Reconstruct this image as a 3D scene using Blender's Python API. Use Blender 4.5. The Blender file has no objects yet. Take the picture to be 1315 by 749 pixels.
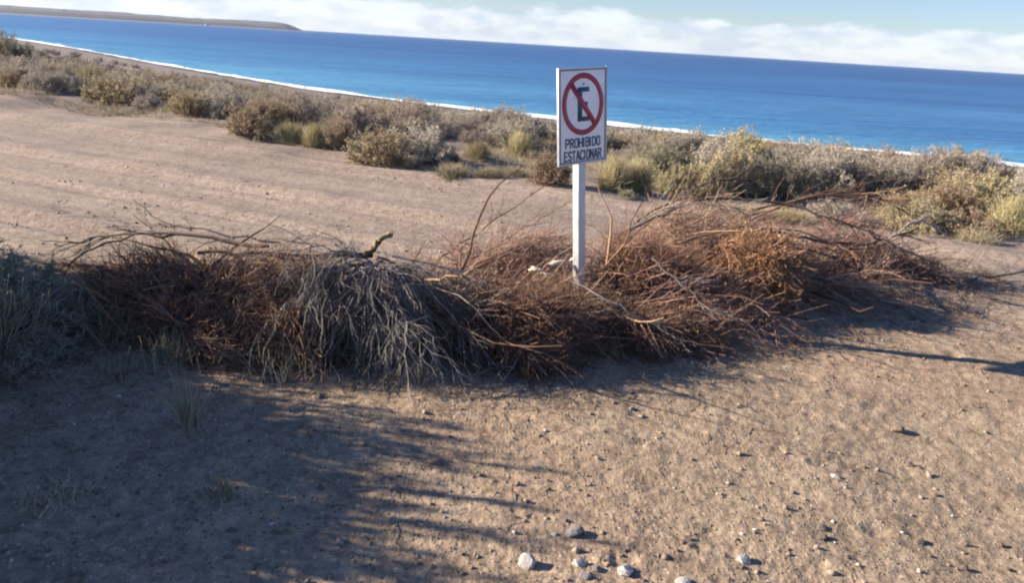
import bpy, math, random
import numpy as np
from mathutils import Matrix, Vector

random.seed(7)
RNG = np.random.default_rng(11)
S = bpy.context.scene
COL = S.collection

# ------------------------------------------------------------------ camera
EYE = 1.75
PITCH, ROLL = math.atan(319.9 / 980), math.atan(0.061)
F = Vector((0, math.cos(PITCH), -math.sin(PITCH)))
R0 = Vector((1, 0, 0)); U0 = Vector((0, math.sin(PITCH), math.cos(PITCH)))
Rt = R0 * math.cos(ROLL) + U0 * math.sin(ROLL)
Up = U0 * math.cos(ROLL) - R0 * math.sin(ROLL)
cd = bpy.data.cameras.new("camera"); cam = bpy.data.objects.new("camera", cd); COL.objects.link(cam)
M4 = Matrix((Rt, Up, -F)).transposed().to_4x4(); M4.translation = (0, 0, EYE)
cam.matrix_world = M4
cd.sensor_width = 36; cd.sensor_fit = 'HORIZONTAL'; cd.lens = 36 * 980 / 1315
cd.clip_start = 0.05; cd.clip_end = 60000
S.camera = cam

# ------------------------------------------------------------------ light
SUN_EL = math.radians(21.0)
SUN_AZ = math.atan2(0.13, -0.99)          # direction towards the sun, measured from +X
sun_dir = Vector((math.cos(SUN_AZ) * math.cos(SUN_EL), math.sin(SUN_AZ) * math.cos(SUN_EL), math.sin(SUN_EL)))
sl = bpy.data.lights.new("sun", 'SUN'); so = bpy.data.objects.new("sun", sl); COL.objects.link(so)
sl.energy = 5.0; sl.angle = math.radians(0.5); sl.color = (1.0, 0.86, 0.70)
so.rotation_euler = sun_dir.to_track_quat('Z', 'Y').to_euler()
so.location = sun_dir * 30

W = bpy.data.worlds.new("World"); S.world = W; W.use_nodes = True
nt = W.node_tree; nt.nodes.clear()
out = nt.nodes.new('ShaderNodeOutputWorld'); bg = nt.nodes.new('ShaderNodeBackground')
sky = nt.nodes.new('ShaderNodeTexSky'); sky.sky_type = 'NISHITA'; sky.sun_disc = False
sky.sun_elevation = SUN_EL; sky.sun_rotation = math.pi / 2 - SUN_AZ
sky.air_density = 1.0; sky.dust_density = 0.1; sky.ozone_density = 1.5; sky.altitude = 10
tc = nt.nodes.new('ShaderNodeTexCoord')
sep = nt.nodes.new('ShaderNodeSeparateXYZ'); nt.links.new(tc.outputs['Generated'], sep.inputs[0])
mp = nt.nodes.new('ShaderNodeMapping'); mp.inputs['Scale'].default_value = (15, 15, 46); nt.links.new(tc.outputs['Generated'], mp.inputs[0])
mp2 = nt.nodes.new('ShaderNodeMapping'); mp2.inputs['Scale'].default_value = (3.0, 3.0, 26); nt.links.new(tc.outputs['Generated'], mp2.inputs[0])
n1 = nt.nodes.new('ShaderNodeTexNoise'); n1.inputs['Scale'].default_value = 1.0; n1.inputs['Detail'].default_value = 7; n1.inputs['Roughness'].default_value = 0.58
nt.links.new(mp.outputs[0], n1.inputs['Vector'])
n2 = nt.nodes.new('ShaderNodeTexNoise'); n2.inputs['Scale'].default_value = 1.0; n2.inputs['Detail'].default_value = 4
nt.links.new(mp2.outputs[0], n2.inputs['Vector'])
def wm(op, a, b=None, c=None, clamp=False):
    n = nt.nodes.new('ShaderNodeMath'); n.operation = op; n.use_clamp = clamp
    for i, v in enumerate((a, b, c)):
        if v is None: continue
        if isinstance(v, (int, float)): n.inputs[i].default_value = v
        else: nt.links.new(v, n.inputs[i])
    return n.outputs[0]
def wramp(v, a, b, lo=0.0, hi=1.0):
    n = nt.nodes.new('ShaderNodeMapRange'); n.interpolation_type = 'SMOOTHSTEP'
    n.inputs['From Min'].default_value = a; n.inputs['From Max'].default_value = b
    n.inputs['To Min'].default_value = lo; n.inputs['To Max'].default_value = hi
    nt.links.new(v, n.inputs['Value']); return n.outputs[0]
z = sep.outputs['Z']
# cumulus bank low over the sea all the way round, its top ragged, thin veils above
edge = wm('SUBTRACT', wramp(z, 0.018, 0.056, 0.60, 0.02), wramp(z, 0.12, 0.5, 0.0, 0.08))
field = wm('ADD', wm('MULTIPLY', n1.outputs['Fac'], 0.85), wm('MULTIPLY', n2.outputs['Fac'], 0.5))
cover = wramp(wm('ADD', field, edge), 0.83, 1.03)
lit = wramp(n1.outputs['Fac'], 0.36, 0.62)
cmix = nt.nodes.new('ShaderNodeMix'); cmix.data_type = 'RGBA'
cmix.inputs[6].default_value = (4.8, 5.5, 6.9, 1); cmix.inputs[7].default_value = (7.5, 7.7, 8.1, 1)
nt.links.new(lit, cmix.inputs[0])
smix = nt.nodes.new('ShaderNodeMix'); smix.data_type = 'RGBA'
nt.links.new(wm('MULTIPLY', cover, 0.6), smix.inputs[0]); tint = nt.nodes.new('ShaderNodeMix'); tint.data_type = 'RGBA'; tint.blend_type = 'MULTIPLY'; tint.inputs[0].default_value = 1
tint.inputs[7].default_value = (.71, .815, 1.14, 1); nt.links.new(sky.outputs[0], tint.inputs[6]); nt.links.new(tint.outputs[2], smix.inputs[6]); nt.links.new(cmix.outputs[2], smix.inputs[7])
nt.links.new(smix.outputs[2], bg.inputs[0]); bg.inputs[1].default_value = 0.053
nt.links.new(bg.outputs[0], out.inputs[0])

S.view_settings.view_transform = 'Standard'; S.view_settings.look = 'None'
S.view_settings.exposure = 1.5; S.view_settings.gamma = 1.0
S.render.engine = 'CYCLES'
S.cycles.max_bounces = 5; S.cycles.diffuse_bounces = 2; S.cycles.glossy_bounces = 2; S.cycles.transmission_bounces = 2
S.cycles.use_denoising = True
S.cycles.pixel_filter_type = 'BLACKMAN_HARRIS'; S.cycles.filter_width = 2.2
# ------------------------------------------------------------------ terrain
def _hash(ix, iy, seed):
    h = (ix.astype(np.int64) * 374761393 + iy.astype(np.int64) * 668265263 + seed * 1442695041) & 0xFFFFFFFF
    h = ((h ^ (h >> 13)) * 1274126177) & 0xFFFFFFFF
    return ((h ^ (h >> 16)) & 0xFFFFFF) / float(0xFFFFFF)

def vnoise(x, y, seed=0):
    """smooth value noise, -1..1"""
    ix = np.floor(x); iy = np.floor(y)
    fx = x - ix; fy = y - iy
    fx = fx * fx * fx * (fx * (fx * 6 - 15) + 10); fy = fy * fy * fy * (fy * (fy * 6 - 15) + 10)
    a = _hash(ix, iy, seed); b = _hash(ix + 1, iy, seed)
    c = _hash(ix, iy + 1, seed); d = _hash(ix + 1, iy + 1, seed)
    return ((a * (1 - fx) + b * fx) * (1 - fy) + (c * (1 - fx) + d * fx) * fy) * 2 - 1

def sstep(a, b, x):
    t = np.clip((x - a) / (b - a), 0, 1)
    return t * t * (3 - 2 * t)

SEA = -4.5
COAST = np.array([(-9000, 2600), (-2600, 1750), (-1500, 1400), (-900, 1000), (-520, 540), (-260, 312), (-134, 203), (-90, 158),
                  (-56, 120), (-36, 99), (-23.4, 86.5), (-13.6, 79), (-5.3, 73.3), (2, 68.8), (8.5, 65.5), (14.3, 62.6),
                  (19.6, 60.2), (24.7, 58), (30, 56), (40, 52.6), (60, 47), (100, 40), (200, 28), (500, 10), (1500, -60), (6000, -400)], float)

def coast_dist(x, y):
    """metres inland from the waterline (negative out at sea), and metres along the shore"""
    x = np.asarray(x, float); y = np.asarray(y, float)
    best = np.full(x.shape, 1e18); along = np.zeros(x.shape); acc = 0.0
    for i in range(len(COAST) - 1):
        ax, ay = COAST[i]; bx, by = COAST[i + 1]
        dx, dy = bx - ax, by - ay; L2 = dx * dx + dy * dy; L = math.sqrt(L2)
        t = np.clip(((x - ax) * dx + (y - ay) * dy) / L2, 0, 1)
        d = (x - ax - t * dx) ** 2 + (y - ay - t * dy) ** 2
        m = d < best
        best = np.where(m, d, best); along = np.where(m, acc + t * L, along)
        acc += L
    yc = np.interp(x, COAST[:, 0], COAST[:, 1])
    return np.sqrt(best) * np.where(y < yc, 1, -1), along

def pits(x, y, cell, seed, rad, depth):
    """scattered small dents, the trampled look of the sand"""
    z = np.zeros_like(x)
    ix = np.floor(x / cell); iy = np.floor(y / cell)
    for ox in (-1, 0, 1):
        for oy in (-1, 0, 1):
            cx = ix + ox; cy = iy + oy
            px = (cx + _hash(cx, cy, seed)) * cell; py = (cy + _hash(cx, cy, seed + 7)) * cell
            k = _hash(cx, cy, seed + 13)
            r = rad * (0.5 + k)
            q = ((x - px) / r) ** 2 + ((y - py) / (r * .7)) ** 2
            z += np.where(k > .45, -depth * k * (np.exp(-q) - 0.55 * np.exp(-(np.sqrt(q) - 1.5) ** 2 * 4)), 0)
    return z

def height(x, y, fine=True):
    x = np.asarray(x, float); y = np.asarray(y, float)
    s, al = coast_dist(x, y)
    z = np.interp(s, [-400, -60, 0, 9, 20, 33, 42, 50, 400], [-14, -8, SEA, -3.95, -3.15, -1.98, -0.9, -0.0, 0.0])
    far = sstep(45, 60, s)
    # sandy hummocks gathered under the scrub
    z = z + (1 - sstep(50, 58, s)) * sstep(8, 25, s) * (0.14 * vnoise(x * .45, y * .45, 3) + 0.06 * vnoise(x * 1.3, y * 1.3, 4))
    # gentle swell of the ground
    z += 0.035 * vnoise(x * .33 + 5, y * .33, 1) + 0.016 * vnoise(x * .9, y * .9, 2) * (1 - .6 * sstep(5.3, 7.0, y))
    # bank on the left, and the low ridge of sand and litter under the brush pile
    z += 0.25 * sstep(-2.1, -4.2, x) * sstep(1.0, 2.2, y) * sstep(6.2, 4.3, y)
    yr = np.interp(x, [-3.0, -2, -1, 0, 1, 2, 3, 4.2], [4.55, 4.5, 4.45, 4.5, 4.95, 5.55, 6.0, 6.4])
    z += 0.055 * np.exp(-((y - yr) / .42) ** 2) * sstep(-3.2, -2.2, x) * sstep(4.4, 3.2, x)
    # wheel ruts of the track, which runs along the coast
    rut = np.zeros_like(z)
    for c, w, a in ((54.6, .16, .045), (56.3, .18, .06), (57.6, .12, .035), (58.9, .14, .05), (60.4, .15, .045), (61.6, .12, .035)):
        q = (s - c - .25 * vnoise(al * .12, al * 0 + c, 5)) / w
        rut += -a * np.exp(-q * q) + .6 * a * np.exp(-(np.abs(q) - 1.7) ** 2 * 1.5)
    z += rut * sstep(5.2, 6.6, y)
    if fine:
        near = 1 - sstep(12, 30, np.hypot(x, y))
        t = 0.009 * vnoise(x * 2.7, y * 2.7, 11) + 0.0035 * vnoise(x * 7, y * 7, 12) + 0.0020 * vnoise(x * 17, y * 17, 13) \
            + 0.0022 * vnoise(x * 37, y * 37, 14) + 0.0022 * vnoise(x * 71, y * 71, 15)
        t += pits(x, y, .21, 21, .02, .0065) * (0.4 + .6 * sstep(-.3, .4, vnoise(x * .8, y * .8, 31))) + pits(x, y, .62, 41, .045, .011)
        z += t * near * (1 - .55 * sstep(5.3, 7.0, y))
    return z
# ------------------------------------------------------------------ helpers
def make_mesh(name, V, quads=None, tris=None, attrs=None, smooth=False):
    V = np.asarray(V, np.float32).reshape(-1, 3)
    q = np.zeros((0, 4), np.int32) if quads is None else np.asarray(quads, np.int32).reshape(-1, 4)
    t = np.zeros((0, 3), np.int32) if tris is None else np.asarray(tris, np.int32).reshape(-1, 3)
    me = bpy.data.meshes.new(name)
    me.vertices.add(len(V)); me.vertices.foreach_set("co", V.ravel())
    me.loops.add(q.size + t.size); me.loops.foreach_set("vertex_index", np.concatenate([q.ravel(), t.ravel()]))
    n = len(q) + len(t); me.polygons.add(n)
    me.polygons.foreach_set("loop_start", np.concatenate([np.arange(len(q)) * 4, q.size + np.arange(len(t)) * 3]).astype(np.int32))
    if smooth: me.polygons.foreach_set("use_smooth", np.ones(n, bool))
    me.update(calc_edges=True)
    for k, a in (attrs or {}).items():
        at = me.attributes.new(k, 'FLOAT', 'POINT'); at.data.foreach_set("value", np.asarray(a, np.float32).ravel())
    return me

def link(name, me, mat=None, parent=None, **props):
    o = bpy.data.objects.new(name, me); COL.objects.link(o)
    if mat is not None and me is not None and not me.materials: me.materials.append(mat)
    if parent is not None: o.parent = parent
    for k, v in props.items(): o[k] = v
    return o

def thing(name, label, cat, loc=(0, 0, 0), rotz=0, group=None):
    o = bpy.data.objects.new(name, None); COL.objects.link(o)
    o.location = loc; o.rotation_euler = (0, 0, rotz); o.empty_display_size = .1
    o['label'] = label; o['category'] = cat
    if group: o['group'] = group
    return o

def tubes(P, Rd, tint, sides=3):
    """P (N,K,3) centre lines, Rd (N,K) radii, tint (N,) -> verts, quads, tint per vert"""
    N, K, _ = P.shape
    T = np.gradient(P, axis=1); T /= np.linalg.norm(T, axis=2, keepdims=True) + 1e-9
    ref = np.where(np.abs(T[..., 2:3]) > .9, np.array([1., 0, 0]), np.array([0., 0, 1.]))
    A = np.cross(T, ref); A /= np.linalg.norm(A, axis=2, keepdims=True) + 1e-9
    B = np.cross(T, A)
    ang = np.arange(sides) * 2 * math.pi / sides
    V = P[:, :, None, :] + Rd[:, :, None, None] * (A[:, :, None, :] * np.cos(ang)[:, None] + B[:, :, None, :] * np.sin(ang)[:, None])
    i = np.arange(N)[:, None, None] * K * sides + np.arange(K - 1)[None, :, None] * sides
    j = np.arange(sides)[None, None, :]; j2 = (j + 1) % sides
    q = np.stack([i + j, i + j2, i + sides + j2, i + sides + j], -1).reshape(-1, 4)
    return V.reshape(-1, 3), q, np.repeat(tint, K * sides)

class Bag:
    def __init__(s): s.V = []; s.Q = []; s.T = []; s.A = []; s.n = 0
    def add(s, V, Q, A, T=None):
        s.V.append(V); s.A.append(A)
        if Q is not None and len(Q): s.Q.append(Q + s.n)
        if T is not None and len(T): s.T.append(T + s.n)
        s.n += len(V)
    def mesh(s, name, smooth=False):
        return make_mesh(name, np.concatenate(s.V), np.concatenate(s.Q) if s.Q else None,
                         np.concatenate(s.T) if s.T else None, {'tint': np.concatenate(s.A)}, smooth)

def unit(v): return v / (np.linalg.norm(v, axis=-1, keepdims=True) + 1e-9)
def rdir(n, r=RNG): return unit(r.normal(size=(n, 3)))
def grow(st, d, ln, K, wander, bias=(0, 0, 0), r=RNG):
    P = np.zeros((len(st), K, 3)); D = np.zeros_like(P); P[:, 0] = st; d = unit(d); D[:, 0] = d
    step = (ln / (K - 1))[:, None]
    for k in range(1, K):
        d = unit(d + r.normal(size=d.shape) * wander + np.asarray(bias))
        P[:, k] = P[:, k - 1] + d * step; D[:, k] = d
    return P, D
def sprout(P, D, n, tmin, spread, r=RNG):
    """n random starts on the centre lines, with directions leaning off them"""
    i = r.integers(0, len(P), n); t = tmin + (1 - tmin) * r.random(n)
    u = t * (P.shape[1] - 1); k = np.minimum(u.astype(int), P.shape[1] - 2); f = (u - k)[:, None]
    st = P[i, k] * (1 - f) + P[i, k + 1] * f
    return st, unit(D[i, k] + rdir(n, r) * spread), i

def taper(N, K, r0, r1, r=RNG): 
    return np.linspace(1, 0, K)[None] * (np.broadcast_to(r0, (N,)) - r1)[:, None] + r1 + np.zeros((N, K))

def leaves(P, n, size, asp, r=RNG, jitter=.01, up=0.0):
    """small bent leaf faces scattered along centre lines"""
    i = r.integers(0, len(P), n); u = r.random(n) * (P.shape[1] - 1); k = np.minimum(u.astype(int), P.shape[1] - 2); f = (u - k)[:, None]
    c = P[i, k] * (1 - f) + P[i, k + 1] * f + r.normal(size=(n, 3)) * jitter
    a = unit(rdir(n, r) + np.array([0, 0, up])); b = unit(np.cross(a, rdir(n, r)))
    L = (size * (.6 + .8 * r.random(n)))[:, None]
    V = np.stack([c, c + a * L * .5 + b * L * asp, c + a * L, c + a * L * .5 - b * L * asp], 1).reshape(-1, 3)
    j = np.arange(n)[:, None] * 4
    return V, (j + np.array([[0, 1, 2, 3]])), np.repeat(r.random(n), 4)

# ------------------------------------------------------------------ materials
def mat_base(name):
    m = bpy.data.materials.new(name); m.use_nodes = True
    return m, m.node_tree, m.node_tree.nodes['Principled BSDF']
def N(nt, t, **k):
    n = nt.nodes.new(t)
    for a, v in k.items(): setattr(n, a, v)
    return n
def ramp(nt, v, stops):
    n = nt.nodes.new('ShaderNodeValToRGB'); e = n.color_ramp.elements
    while len(e) < len(stops): e.new(0.5)
    for x, (p, c) in zip(e, stops): x.position = p; x.color = (*c, 1)
    if v is not None: nt.links.new(v, n.inputs[0])
    return n.outputs[0]
def mixc(nt, f, a, b, blend='MIX'):
    n = nt.nodes.new('ShaderNodeMix'); n.data_type = 'RGBA'; n.blend_type = blend
    for s, v in ((0, f), (6, a), (7, b)):
        if isinstance(v, (int, float)): n.inputs[s].default_value = v
        elif isinstance(v, tuple): n.inputs[s].default_value = (*v, 1)
        else: nt.links.new(v, n.inputs[s])
    return n.outputs[2]
def mrange(nt, v, a, b, lo=0., hi=1.):
    n = nt.nodes.new('ShaderNodeMapRange'); n.inputs[1].default_value = a; n.inputs[2].default_value = b
    n.inputs[3].default_value = lo; n.inputs[4].default_value = hi; nt.links.new(v, n.inputs[0]); return n.outputs[0]
def mth(nt, op, a, b=0.0):
    n = nt.nodes.new('ShaderNodeMath'); n.operation = op
    for i, v in enumerate((a, b)):
        if isinstance(v, (int, float)): n.inputs[i].default_value = v
        else: nt.links.new(v, n.inputs[i])
    return n.outputs[0]
def noise(nt, vec, scale, detail=4, rough=.55):
    n = nt.nodes.new('ShaderNodeTexNoise'); n.inputs['Scale'].default_value = scale; n.inputs['Detail'].default_value = detail
    n.inputs['Roughness'].default_value = rough
    if vec is not None: nt.links.new(vec, n.inputs['Vector'])
    return n.outputs['Fac']

def plant_mat(name, stops, rough=.75, trans=0.0, patch=None):
    """colour from the per-twig tint, shifted a little per plant and over patches"""
    m, nt, b = mat_base(name)
    at = N(nt, 'ShaderNodeAttribute', attribute_name='tint')
    oi = N(nt, 'ShaderNodeObjectInfo')
    tcn = N(nt, 'ShaderNodeTexCoord')
    v = mth(nt, 'ADD', mth(nt, 'MULTIPLY', at.outputs['Fac'], .62), mth(nt, 'MULTIPLY', noise(nt, tcn.outputs['Object'], 4, 3), .38))
    c = ramp(nt, v, stops)
    hs = N(nt, 'ShaderNodeHueSaturation'); nt.links.new(c, hs.inputs['Color'])
    nt.links.new(mrange(nt, oi.outputs['Random'], 0, 1, .485, .512), hs.inputs['Hue'])
    nt.links.new(mrange(nt, oi.outputs['Random'], 0, 1, .8, 1.15), hs.inputs['Value'])
    nt.links.new(hs.outputs[0], b.inputs['Base Color'])
    b.inputs['Roughness'].default_value = rough; b.inputs['Specular IOR Level'].default_value = .25
    if trans > 0:
        tr = N(nt, 'ShaderNodeBsdfTranslucent'); nt.links.new(hs.outputs[0], tr.inputs[0])
        mx = N(nt, 'ShaderNodeMixShader'); mx.inputs[0].default_value = trans
        nt.links.new(b.outputs[0], mx.inputs[1]); nt.links.new(tr.outputs[0], mx.inputs[2])
        nt.links.new(mx.outputs[0], nt.nodes['Material Output'].inputs[0])
    return m

MT = {}
MT['grey_twig'] = plant_mat('grey_twig', [(.2, (0.156, 0.132, 0.12)), (.5, (0.312, 0.27, 0.24)), (.8, (0.504, 0.45, 0.396))])
MT['root'] = plant_mat('bleached_root', [(.15, (.09, .08, .075)), (.5, (.20, .18, .17)), (.85, (.38, .34, .31))])
MT['brown_twig'] = plant_mat('brown_twig', [(.2, (.085, .05, .035)), (.5, (.215, .128, .085)), (.8, (.40, .265, .175))])
MT['rust_twig'] = plant_mat('rust_twig', [(.2, (.115, .065, .048)), (.5, (.27, .155, .108)), (.8, (.46, .30, .215))])
MT['rust_leaf'] = plant_mat('rust_dry_leaf', [(.2, (.17, .075, .035)), (.5, (.36, .175, .08)), (.85, (.56, .34, .17))], trans=.28)
MT['pink_twig'] = plant_mat('pink_twig', [(.2, (.16, .095, .075)), (.5, (.35, .22, .17)), (.8, (.52, .37, .29))])
MT['dark_branch'] = plant_mat('dark_branch', [(.2, (0.0382, 0.0272, 0.0238)), (.5, (0.0808, 0.0578, 0.0493)), (.8, (0.162, 0.119, 0.102))])
MT['pale_branch'] = plant_mat('pale_branch', [(.2, (.20, .14, .10)), (.5, (.32, .245, .17)), (.8, (.48, .39, .29))])
MT['tan_twig'] = plant_mat('tan_twig', [(.2, (.15, .105, .075)), (.5, (.31, .225, .16)), (.8, (.50, .39, .29))])
MT['dull_pink_twig'] = plant_mat('dull_pink_twig', [(.2, (.18, .135, .115)), (.5, (.34, .27, .23)), (.8, (.50, .42, .36))])
MT['stub'] = plant_mat('stub_wood', [(.2, (.10, .075, .05)), (.5, (.20, .155, .10)), (.8, (.36, .29, .20))])
MT['bleached'] = plant_mat('bleached_wood', [(.2, (.45, .38, .28)), (.5, (.62, .54, .42)), (.8, (.75, .68, .56))])
MT['salt_leaf'] = plant_mat('saltbush_leaf', [(.2, (0.312, 0.286, 0.221)), (.5, (0.52, 0.474, 0.377)), (.85, (0.741, 0.676, 0.546))], trans=.28)
MT['olive_leaf'] = plant_mat('olive_leaf', [(.2, (0.269, 0.23, 0.141)), (.5, (0.461, 0.397, 0.256)), (.85, (0.666, 0.589, 0.397))], trans=.28)
MT['green_leaf'] = plant_mat('green_leaf', [(.2, (0.156, 0.162, 0.096)), (.5, (0.294, 0.3, 0.174)), (.85, (0.468, 0.456, 0.276))], trans=.28)
MT['gold_leaf'] = plant_mat('gold_leaf', [(.2, (0.275, 0.237, 0.112)), (.5, (0.512, 0.438, 0.213)), (.85, (0.725, 0.637, 0.362))], trans=.28)
MT['straw'] = plant_mat('straw', [(.2, (0.39, 0.329, 0.171)), (.5, (0.634, 0.549, 0.317)), (.85, (0.8, 0.769, 0.512))], trans=.28)
MT['dull_straw'] = plant_mat('dull_straw', [(.2, (0.26, 0.227, 0.163)), (.5, (0.455, 0.397, 0.286)), (.85, (0.663, 0.585, 0.429))], trans=.28)

# ground
def ground_material():
    m, nt, b = mat_base('sandy_ground')
    tcn = N(nt, 'ShaderNodeTexCoord'); P = tcn.outputs['Object']
    sa = N(nt, 'ShaderNodeAttribute', attribute_name='shore').outputs['Fac']
    al = N(nt, 'ShaderNodeAttribute', attribute_name='along').outputs['Fac']
    big = noise(nt, P, .55, 4); mid = noise(nt, P, 2.6, 6, .68); sm = noise(nt, P, 14, 5, .65); gr = noise(nt, P, 75, 3, .7)
    tan = ramp(nt, mth(nt, 'ADD', mth(nt, 'MULTIPLY', mid, .5), mth(nt, 'MULTIPLY', sm, .5)),
               [(.3, (.21, .158, .112)), (.5, (.304, .236, .168)), (.7, (.385, .31, .229))])
    pink = ramp(nt, mth(nt, 'ADD', mth(nt, 'MULTIPLY', big, .5), mth(nt, 'MULTIPLY', sm, .5)),
                [(.3, (.225, .152, .108)), (.5, (.315, .225, .16)), (.7, (.395, .298, .218))])
    c = mixc(nt, mrange(nt, big, .47, .72), tan, pink)
    # the track: finer, greyer, streaked along its length
    cv = N(nt, 'ShaderNodeCombineXYZ'); nt.links.new(mth(nt, 'MULTIPLY', sa, 2.6), cv.inputs[0]); nt.links.new(mth(nt, 'MULTIPLY', al, .16), cv.inputs[1])
    st = noise(nt, cv.outputs[0], 1.3, 6, .72)
    trk = ramp(nt, mth(nt, 'ADD', mth(nt, 'MULTIPLY', st, .65), mth(nt, 'MULTIPLY', sm, .35)),
               [(.34, (.21, .165, .134)), (.5, (.29, .235, .192)), (.64, (.36, .30, .248))])
    sy = N(nt, 'ShaderNodeSeparateXYZ'); nt.links.new(P, sy.inputs[0])
    c = mixc(nt, mrange(nt, sy.outputs[1], 4.6, 6.2), c, trk)
    # beyond the scrub edge: litter-grey soil, then dark beach gravel, damp at the waterline
    scr = ramp(nt, mid, [(.35, (.19, .16, .13)), (.55, (.27, .23, .185)), (.72, (.36, .31, .245))])
    c = mixc(nt, mrange(nt, sa, 51.5, 49.5), c, scr)
    # reddish needles dropped under the pile
    bch = ramp(nt, noise(nt, cv.outputs[0], .5, 5, .7), [(.35, (.19, .165, .16)), (.6, (.27, .235, .215))])
    c = mixc(nt, mrange(nt, sa, 15, 9), c, bch)
    c = mixc(nt, mrange(nt, sa, 3.0, .6), c, (.075, .07, .07))
    c = mixc(nt, 1.0, c, ramp(nt, noise(nt, P, 21, 4, .8), [(.34, (.66, .65, .64)), (.5, (1, 1, 1)), (.66, (1.25, 1.23, 1.2))]), 'MULTIPLY')
    c = mixc(nt, 1.0, c, ramp(nt, noise(nt, P, 6, 6, .75), [(.36, (.85, .845, .84)), (.5, (1, 1, 1)), (.64, (1.1, 1.095, 1.09))]), 'MULTIPLY')
    # grit: dark and pale specks
    vo = N(nt, 'ShaderNodeTexVoronoi'); vo.inputs['Scale'].default_value = 55; nt.links.new(P, vo.inputs['Vector'])
    sp = N(nt, 'ShaderNodeSeparateColor'); nt.links.new(vo.outputs['Color'], sp.inputs[0])
    near = mrange(nt, vo.outputs['Distance'], .42, .25)
    c = mixc(nt, mth(nt, 'MULTIPLY', near, mrange(nt, sp.outputs[0], .86, .9, 0, .75)), c, (.10, .075, .06))
    c = mixc(nt, mth(nt, 'MULTIPLY', near, mrange(nt, sp.outputs[1], .88, .92, 0, .7)), c, (.52, .45, .37))
    c = mixc(nt, 1.0, c, ramp(nt, gr, [(.3, (.72, .72, .72)), (.7, (1.18, 1.18, 1.18))]), 'MULTIPLY')
    nt.links.new(c, b.inputs['Base Color'])
    b.inputs['Roughness'].default_value = .95; b.inputs['Specular IOR Level'].default_value = .15
    bp = N(nt, 'ShaderNodeBump'); bp.inputs['Strength'].default_value = 1.0; bp.inputs['Distance'].default_value = .008
    hgt = mth(nt, 'ADD', mth(nt, 'MULTIPLY', gr, .6), mth(nt, 'ADD', sm, mth(nt, 'MULTIPLY', near, mrange(nt, sp.outputs[0], .6, .95, 0, .6))))
    nt.links.new(hgt, bp.inputs['Height']); nt.links.new(bp.outputs[0], b.inputs['Normal'])
    return m

# ------------------------------------------------------------------ the ground, one sheet out to under the sea
def ground():
    th = np.concatenate([np.radians(np.arange(-48, 48.001, .16)), np.radians(np.arange(51, 310, 3.5))])
    rr = [0.0, .35, .7, 1.0]
    r = 1.25
    while r < 9: rr.append(r); r *= 1.0046
    while r < 22: rr.append(r); r *= 1.008
    while r < 120: rr.append(r); r *= 1.02
    while r < 3900: rr.append(r); r *= 1.07
    rr = np.array(rr)
    Rg, Tg = np.meshgrid(rr, th, indexing='ij')
    X = np.sin(Tg) * Rg; Y = np.cos(Tg) * Rg
    s, al = coast_dist(X, Y)
    Z = height(X, Y)
    nr, nth = X.shape
    i = np.arange(nr - 1)[:, None] * nth; j = np.arange(nth)[None, :]; j2 = (j + 1) % nth
    q = np.stack([i + j, i + nth + j, i + nth + j2, i + j2], -1).reshape(-1, 4)[:, ::-1]
    me = make_mesh('ground', np.stack([X, Y, Z], -1), q, None, {'shore': s, 'along': al}, True)
    link('ground', me, ground_material(), kind='structure')
ground()
def gz(x, y): return float(height(np.array([x]), np.array([y]), False)[0])
def gza(x, y): return height(x, y, False)

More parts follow.
